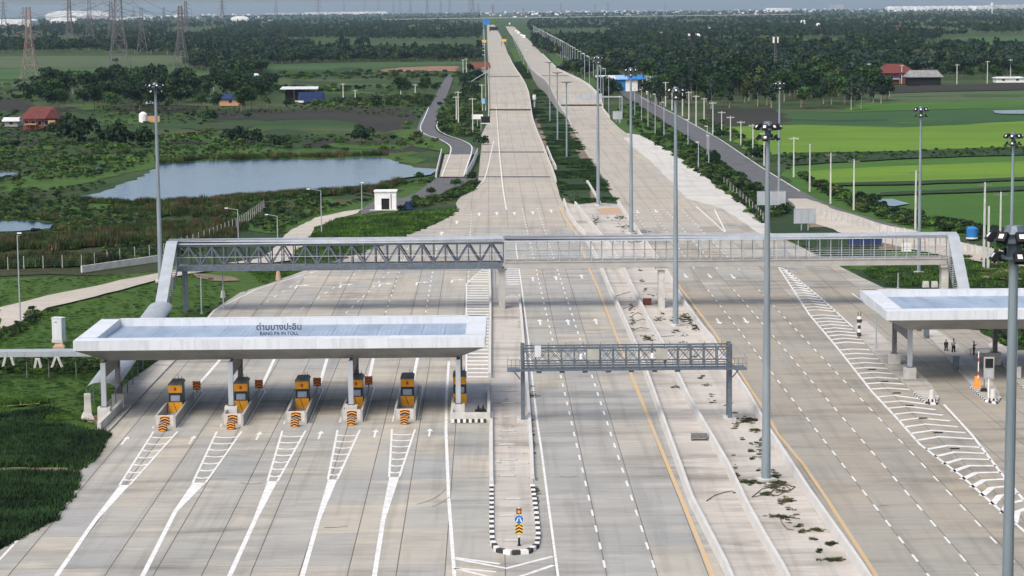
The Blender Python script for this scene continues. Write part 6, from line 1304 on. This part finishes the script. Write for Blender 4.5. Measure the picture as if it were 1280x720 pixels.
def scatter(name, pts, col, label, cat):
    me = bpy.data.meshes.new(name); me.from_pydata([p[:3] for p in pts], [], []); at = me.attributes.new('sc', 'FLOAT', 'POINT'); at.data.foreach_set('value', [p[3] for p in pts])
    o = bpy.data.objects.new(name, me); COL.objects.link(o); tag(o, label, cat, kind='stuff')
    ng = bpy.data.node_groups.new(name, 'GeometryNodeTree'); ng.interface.new_socket('Geometry', in_out='INPUT', socket_type='NodeSocketGeometry'); ng.interface.new_socket('Geometry', in_out='OUTPUT', socket_type='NodeSocketGeometry')
    n, l = ng.nodes, ng.links; gi, go = n.new('NodeGroupInput'), n.new('NodeGroupOutput'); ip = n.new('GeometryNodeInstanceOnPoints'); ci = n.new('GeometryNodeCollectionInfo'); ci.inputs['Collection'].default_value = col
    ci.inputs['Separate Children'].default_value = True; ci.inputs['Reset Children'].default_value = True; ip.inputs['Pick Instance'].default_value = True
    ri = n.new('FunctionNodeRandomValue'); ri.data_type = 'INT'; ri.inputs[5].default_value = len(col.objects) - 1; ri.inputs[8].default_value = 3
    rr = n.new('FunctionNodeRandomValue'); rr.data_type = 'FLOAT_VECTOR'; rr.inputs[0].default_value = (0, 0, 0); rr.inputs[1].default_value = (0, 0, 6.283)
    na = n.new('GeometryNodeInputNamedAttribute'); na.data_type = 'FLOAT'; na.inputs['Name'].default_value = 'sc'
    l.new(gi.outputs[0], ip.inputs['Points']); l.new(ci.outputs[0], ip.inputs['Instance']); l.new(ri.outputs[2], ip.inputs['Instance Index']); l.new(rr.outputs[0], ip.inputs['Rotation']); l.new(na.outputs[0], ip.inputs['Scale']); l.new(ip.outputs[0], go.inputs[0])
    md = o.modifiers.new('scatter', 'NODES'); md.node_group = ng; return o
def sample(poly, n, smin, smax, z=0, clump=0, avoid=(), bias=1.0):
    xs = [p[0] for p in poly]; ys = [p[1] for p in poly]; out = []; tries = 0
    from mathutils import noise
    while len(out) < n and tries < n * 12:
        tries += 1; x = rnd.uniform(min(xs), max(xs)); y = min(ys) + (max(ys) - min(ys)) * rnd.random() ** bias
        if not inside(x, y, poly) or any(inside(x, y, a) for a in avoid): continue
        p = P(x, y, z)
        if clump > 0 and noise.noise(Vector((p.x * clump, p.y * clump, 1.7))) < .02: continue
        if clump < 0 and noise.noise(Vector((p.x * -clump, p.y * -clump * .35, 4.1))) < -.16: continue
        out.append((p.x, p.y, p.z, rnd.uniform(smin, smax)))
    return out
HW = [(598, 130), (606, 20), (640, 20), (700, 60), (770, 140), (640, 140)]
forest = sample([(230, 70), (230, 40), (-160, 44), (-160, 66), (100, 66), (200, 68)], 1500, .5, 1.2, clump=-.006, avoid=(HW,)) + sample([(-160, 40), (-160, 31), (130, 27), (330, 22), (600, 19), (604, 28), (600, 62), (604, 76), (480, 77), (320, 80), (290, 76), (230, 60), (235, 40)], 6500, .4, 1.05, clump=-.006, avoid=(HW,))
forest += sample([(-160, 31), (100, 27), (330, 20), (605, 17), (605, 19), (330, 22.5), (-160, 34)], 700, .9, 1.3) + sample([(240, 66), (290, 72), (330, 82), (330, 92), (300, 96), (250, 88), (232, 84)], 420, .8, 1.1)
forest += sample([(668, 62), (660, 30), (680, 20), (850, 17), (1440, 11), (1440, 42), (1240, 42), (1180, 46), (1160, 56), (1060, 56), (1060, 47), (900, 48), (815, 56), (760, 70), (720, 78)], 8000, .4, 1.05, clump=-.006)
forest += sample([(660, 21), (640, 17), (900, 14), (1440, 8), (1440, 12), (900, 18)], 900, .9, 1.3)
forest += sample([(700, 84), (760, 70), (830, 58), (1060, 58), (1165, 58), (1210, 62), (1440, 66), (1440, 96), (1290, 92), (1180, 92), (1075, 98), (1075, 112), (1000, 116), (815, 112), (815, 96), (740, 92), (735, 98), (700, 96)], 3000, .5, 1.1, clump=-.012)
scatter('distant_wood', forest, CF, 'dark green far-off woods filling both sides of the highway to the horizon', 'wood')
ROADS = [[(521, 160), (527, 145), (538, 130), (545, 118), (552, 104), (560, 93), (568, 93), (563, 108), (557, 125), (552, 138), (545, 152), (543, 163), (556, 170), (575, 175), (597, 182), (600, 220), (578, 236), (545, 246), (505, 258), (485, 264), (452, 268), (450, 260), (470, 249), (520, 240), (546, 222), (556, 194), (563, 184), (535, 172)],
         [(-80, 440), (-80, 402), (0, 382), (60, 367), (105, 358), (150, 348), (215, 336), (330, 320), (355, 294), (362, 286), (395, 270), (452, 259), (450, 267), (420, 275), (397, 286), (390, 298), (364, 327), (240, 343), (200, 351), (120, 372), (60, 386), (42, 398)],
         [(93, 249), (95, 245), (120, 240), (150, 231), (175, 221), (200, 204), (260, 199), (330, 198), (482, 194), (545, 209), (538, 220), (500, 225), (470, 235), (420, 239), (340, 242), (262, 248), (238, 252), (150, 252)], [(-60, 275), (70, 277), (62, 287), (-60, 293)], [(-30, 215), (24, 214), (22, 221), (-30, 222)],
         [(780, 106), (850, 143), (950, 205), (1040, 256), (1180, 295), (1300, 324), (1300, 342), (1170, 318), (1075, 300), (1010, 278), (940, 230), (850, 167), (772, 116)]]
sc = sample([(-120, 138), (330, 138), (520, 150), (545, 175), (540, 190), (200, 196), (60, 230), (-120, 250)], 300, .35, 1.2, clump=.02, avoid=ROADS) + sample([(-120, 112), (330, 138), (600, 92), (600, 126), (548, 190), (200, 200), (60, 240), (-120, 250)], 4200, .14, .5, clump=-.02, avoid=ROADS) + sample([(320, 90), (600, 90), (600, 100), (560, 100), (540, 135), (340, 132), (330, 112)], 420, .6, 1.6, clump=.01, avoid=ROADS) + sample([(-120, 100), (60, 104), (40, 128), (-120, 128)], 120, .6, 1.5)
sc += sample([(-120, 250), (100, 250), (200, 256), (330, 248), (470, 238), (540, 222), (545, 232), (440, 256), (380, 275), (350, 290), (330, 300), (200, 322), (-120, 335)], 2400, .14, .5, clump=-.05, avoid=ROADS)
sc += sample([(765, 140), (790, 125), (860, 172), (940, 226), (990, 262), (955, 282), (900, 236), (800, 168)], 600, .3, .85, z=-.1, avoid=ROADS) + sample([(870, 152), (960, 196), (1040, 248), (1100, 274), (1300, 310), (1300, 300), (1110, 262), (990, 215), (905, 156)], 420, .35, .95, avoid=ROADS) + sample([(535, 128), (600, 110), (598, 172), (560, 168), (548, 155)], 300, .4, 1.0, avoid=ROADS) + sample([(520, 245), (600, 226), (602, 216), (600, 234), (570, 250), (500, 262)], 120, .3, .7, avoid=ROADS)
sc += sample([(975, 192), (1100, 190), (1240, 184), (1400, 178), (1400, 190), (1100, 199), (985, 205)], 260, .2, .45) + sample([(1245, 318), (1420, 308), (1420, 330), (1250, 328)], 60, .6, 1.1) + sample([(1212, 407), (1250, 404), (1420, 400), (1420, 440), (1266, 438)], 160, .35, .6) + sample([(-60, 232), (70, 236), (150, 226), (95, 248), (-60, 262)], 120, .25, .6, avoid=ROADS)
sc += sample([(0, 448), (92, 452), (150, 456), (150, 462), (90, 466), (0, 464)], 200, .22, .4) + sample([(38, 386), (62, 386), (75, 390), (45, 402), (20, 420), (-60, 450), (-60, 440), (30, 402)], 110, .25, .45)
scatter('scrub', sc, CB, 'uneven green scrub over the marshy ground and road verges', 'scrub')
rd_ = sample([(-120, 298), (60, 300), (120, 300), (205, 298), (300, 290), (300, 298), (210, 318), (110, 332), (-120, 336)], 1500, .4, .85, clump=.05, avoid=ROADS) + sample([(-120, 285), (60, 290), (90, 262), (200, 257), (330, 250), (345, 262), (300, 290), (205, 300), (60, 300), (-120, 300)], 700, .3, .7, clump=.035, avoid=ROADS) + sample([(93, 249), (150, 253), (238, 252), (300, 246), (380, 241), (470, 235), (500, 226), (505, 229), (470, 239), (380, 245), (240, 256), (100, 253)], 420, .4, .75, avoid=ROADS) + sample([(200, 204), (260, 200), (400, 197), (480, 194), (500, 200), (480, 192), (400, 194), (260, 197), (200, 200)], 200, .4, .8)
rd_ += sample([(-60, 266), (70, 268), (110, 282), (62, 300), (-60, 304), (-60, 299), (20, 297), (72, 288), (60, 272), (-60, 274)], 200, .25, .5, avoid=ROADS)
scatter('reeds', rd_, CR, 'brown and dark green reeds round the ponds and along the fence', 'reeds')
gr_ = sample([(-90, 352), (20, 345), (102, 345), (200, 338), (260, 345), (296, 364), (258, 388), (228, 420), (190, 462), (120, 535), (-90, 545)], 3000, .22, .5, avoid=ROADS) + sample([(1080, 336), (1200, 320), (1400, 338), (1400, 360), (1100, 356)], 700, .5, 1.0) + sample([(300, 330), (395, 330), (380, 336), (330, 354)], 250, .4, .7) + sample([(355, 296), (400, 276), (560, 262), (573, 262), (560, 272), (500, 298), (440, 320), (395, 334), (362, 326)], 1600, .6, 1.2, avoid=ROADS)
gr_ += sample([(-90, 500), (118, 500), (128, 543), (-90, 545)], 1200, .4, .8, clump=.12)
scatter('lawn_grass', gr_, CG, 'rough mown grass on the lawns beside the plaza', 'grass')
cr = sample([(-90, 540), (128, 540), (130, 548), (114, 572), (95, 588), (90, 583), (0, 583), (-90, 583)], 1800, .4, 1.05) + sample([(-90, 515), (60, 512), (128, 530), (128, 545), (-90, 545)], 700, .5, 1.0, clump=.15) + sample([(-90, 592), (92, 592), (92, 606), (80, 625), (62, 650), (0, 682), (-90, 700)], 3000, .45, 1.15) + sample([(60, 545), (130, 543), (110, 578), (60, 582)], 700, .6, 1.1)
cr += sample([(663, 130), (668, 112), (700, 118), (716, 160), (745, 213), (772, 252), (726, 254), (704, 238), (694, 214), (682, 180)], 1900, .5, 1.1, clump=.09) + sample([(640, 80), (650, 78), (668, 98), (655, 98)], 200, 1.2, 2.0)
scatter('creeping_weeds', cr, CD, 'thick dark creeping weeds spilling over the edge of the paving', 'weeds')
wd = []
for (x, y, wx_, wy_, n) in tuple((a + rnd.uniform(-8, 8), b + rnd.uniform(-5, 5), c * .5, d * .6, 6) for a, b in [(792 + 2.1 * t, 330 + 3.3 * t) for t in range(0, 110, 3)] + [(632 + rnd.uniform(-12, 28), 480 + 2 * t) for t in range(0, 60, 5)] for c, d in ((9, 4),)) + ((858, 398, 10, 7, 90), (872, 410, 9, 4, 50), (966, 596, 9, 5, 40), (972, 606, 12, 6, 70), (958, 618, 8, 3, 25), (985, 626, 10, 3, 40), (975, 646, 20, 2, 40), (1020, 663, 10, 2, 30), (1040, 680, 8, 2, 25), (1042, 700, 12, 2, 40), (938, 603, 14, 3, 50), (935, 525, 12, 3, 50), (944, 538, 7, 3, 25), (650, 405, 3, 22, 90), (662, 495, 8, 3, 40), (665, 560, 3, 40, 60), (671, 615, 2, 16, 30), (800, 290, 14, 3, 40), (795, 300, 14, 4, 50), (770, 300, 12, 4, 40), (775, 272, 12, 3, 40), (783, 283, 12, 3, 40), (745, 275, 5, 6, 30), (809, 423, 9, 3, 30), (825, 399, 5, 3, 16), (790, 390, 3, 20, 30), (850, 485, 10, 2, 12), (720, 246, 6, 8, 40), (920, 592, 3, 20, 24), (950, 560, 3, 20, 20)):
    for i in range(n): p = P(x + rnd.gauss(0, .5) * wx_, y + rnd.gauss(0, .5) * wy_, .0); wd.append((p.x, p.y, p.z, rnd.uniform(.15, .42)))
scatter('median_weeds', wd, CW, 'patchy weeds growing from the bare concrete of the median', 'weeds')

# ================================================================== haze
me = MB().box(-32000, 32000, -3000, 32000, -85, 100)
hz = me.build('haze', 'glass'); hz.data.materials.clear(); hm = bpy.data.materials.new('air'); hm.use_nodes = True; n_ = hm.node_tree.nodes; n_.clear()
vo = n_.new('ShaderNodeVolumePrincipled'); ou = n_.new('ShaderNodeOutputMaterial'); hm.node_tree.links.new(vo.outputs[0], ou.inputs['Volume'])
vo.inputs['Color'].default_value = (.62, .82, 1, 1); vo.inputs['Density'].default_value = HAZE = 3.3e-5; vo.inputs['Anisotropy'].default_value = .2
hz.data.materials.append(hm); hz['kind'] = 'stuff'
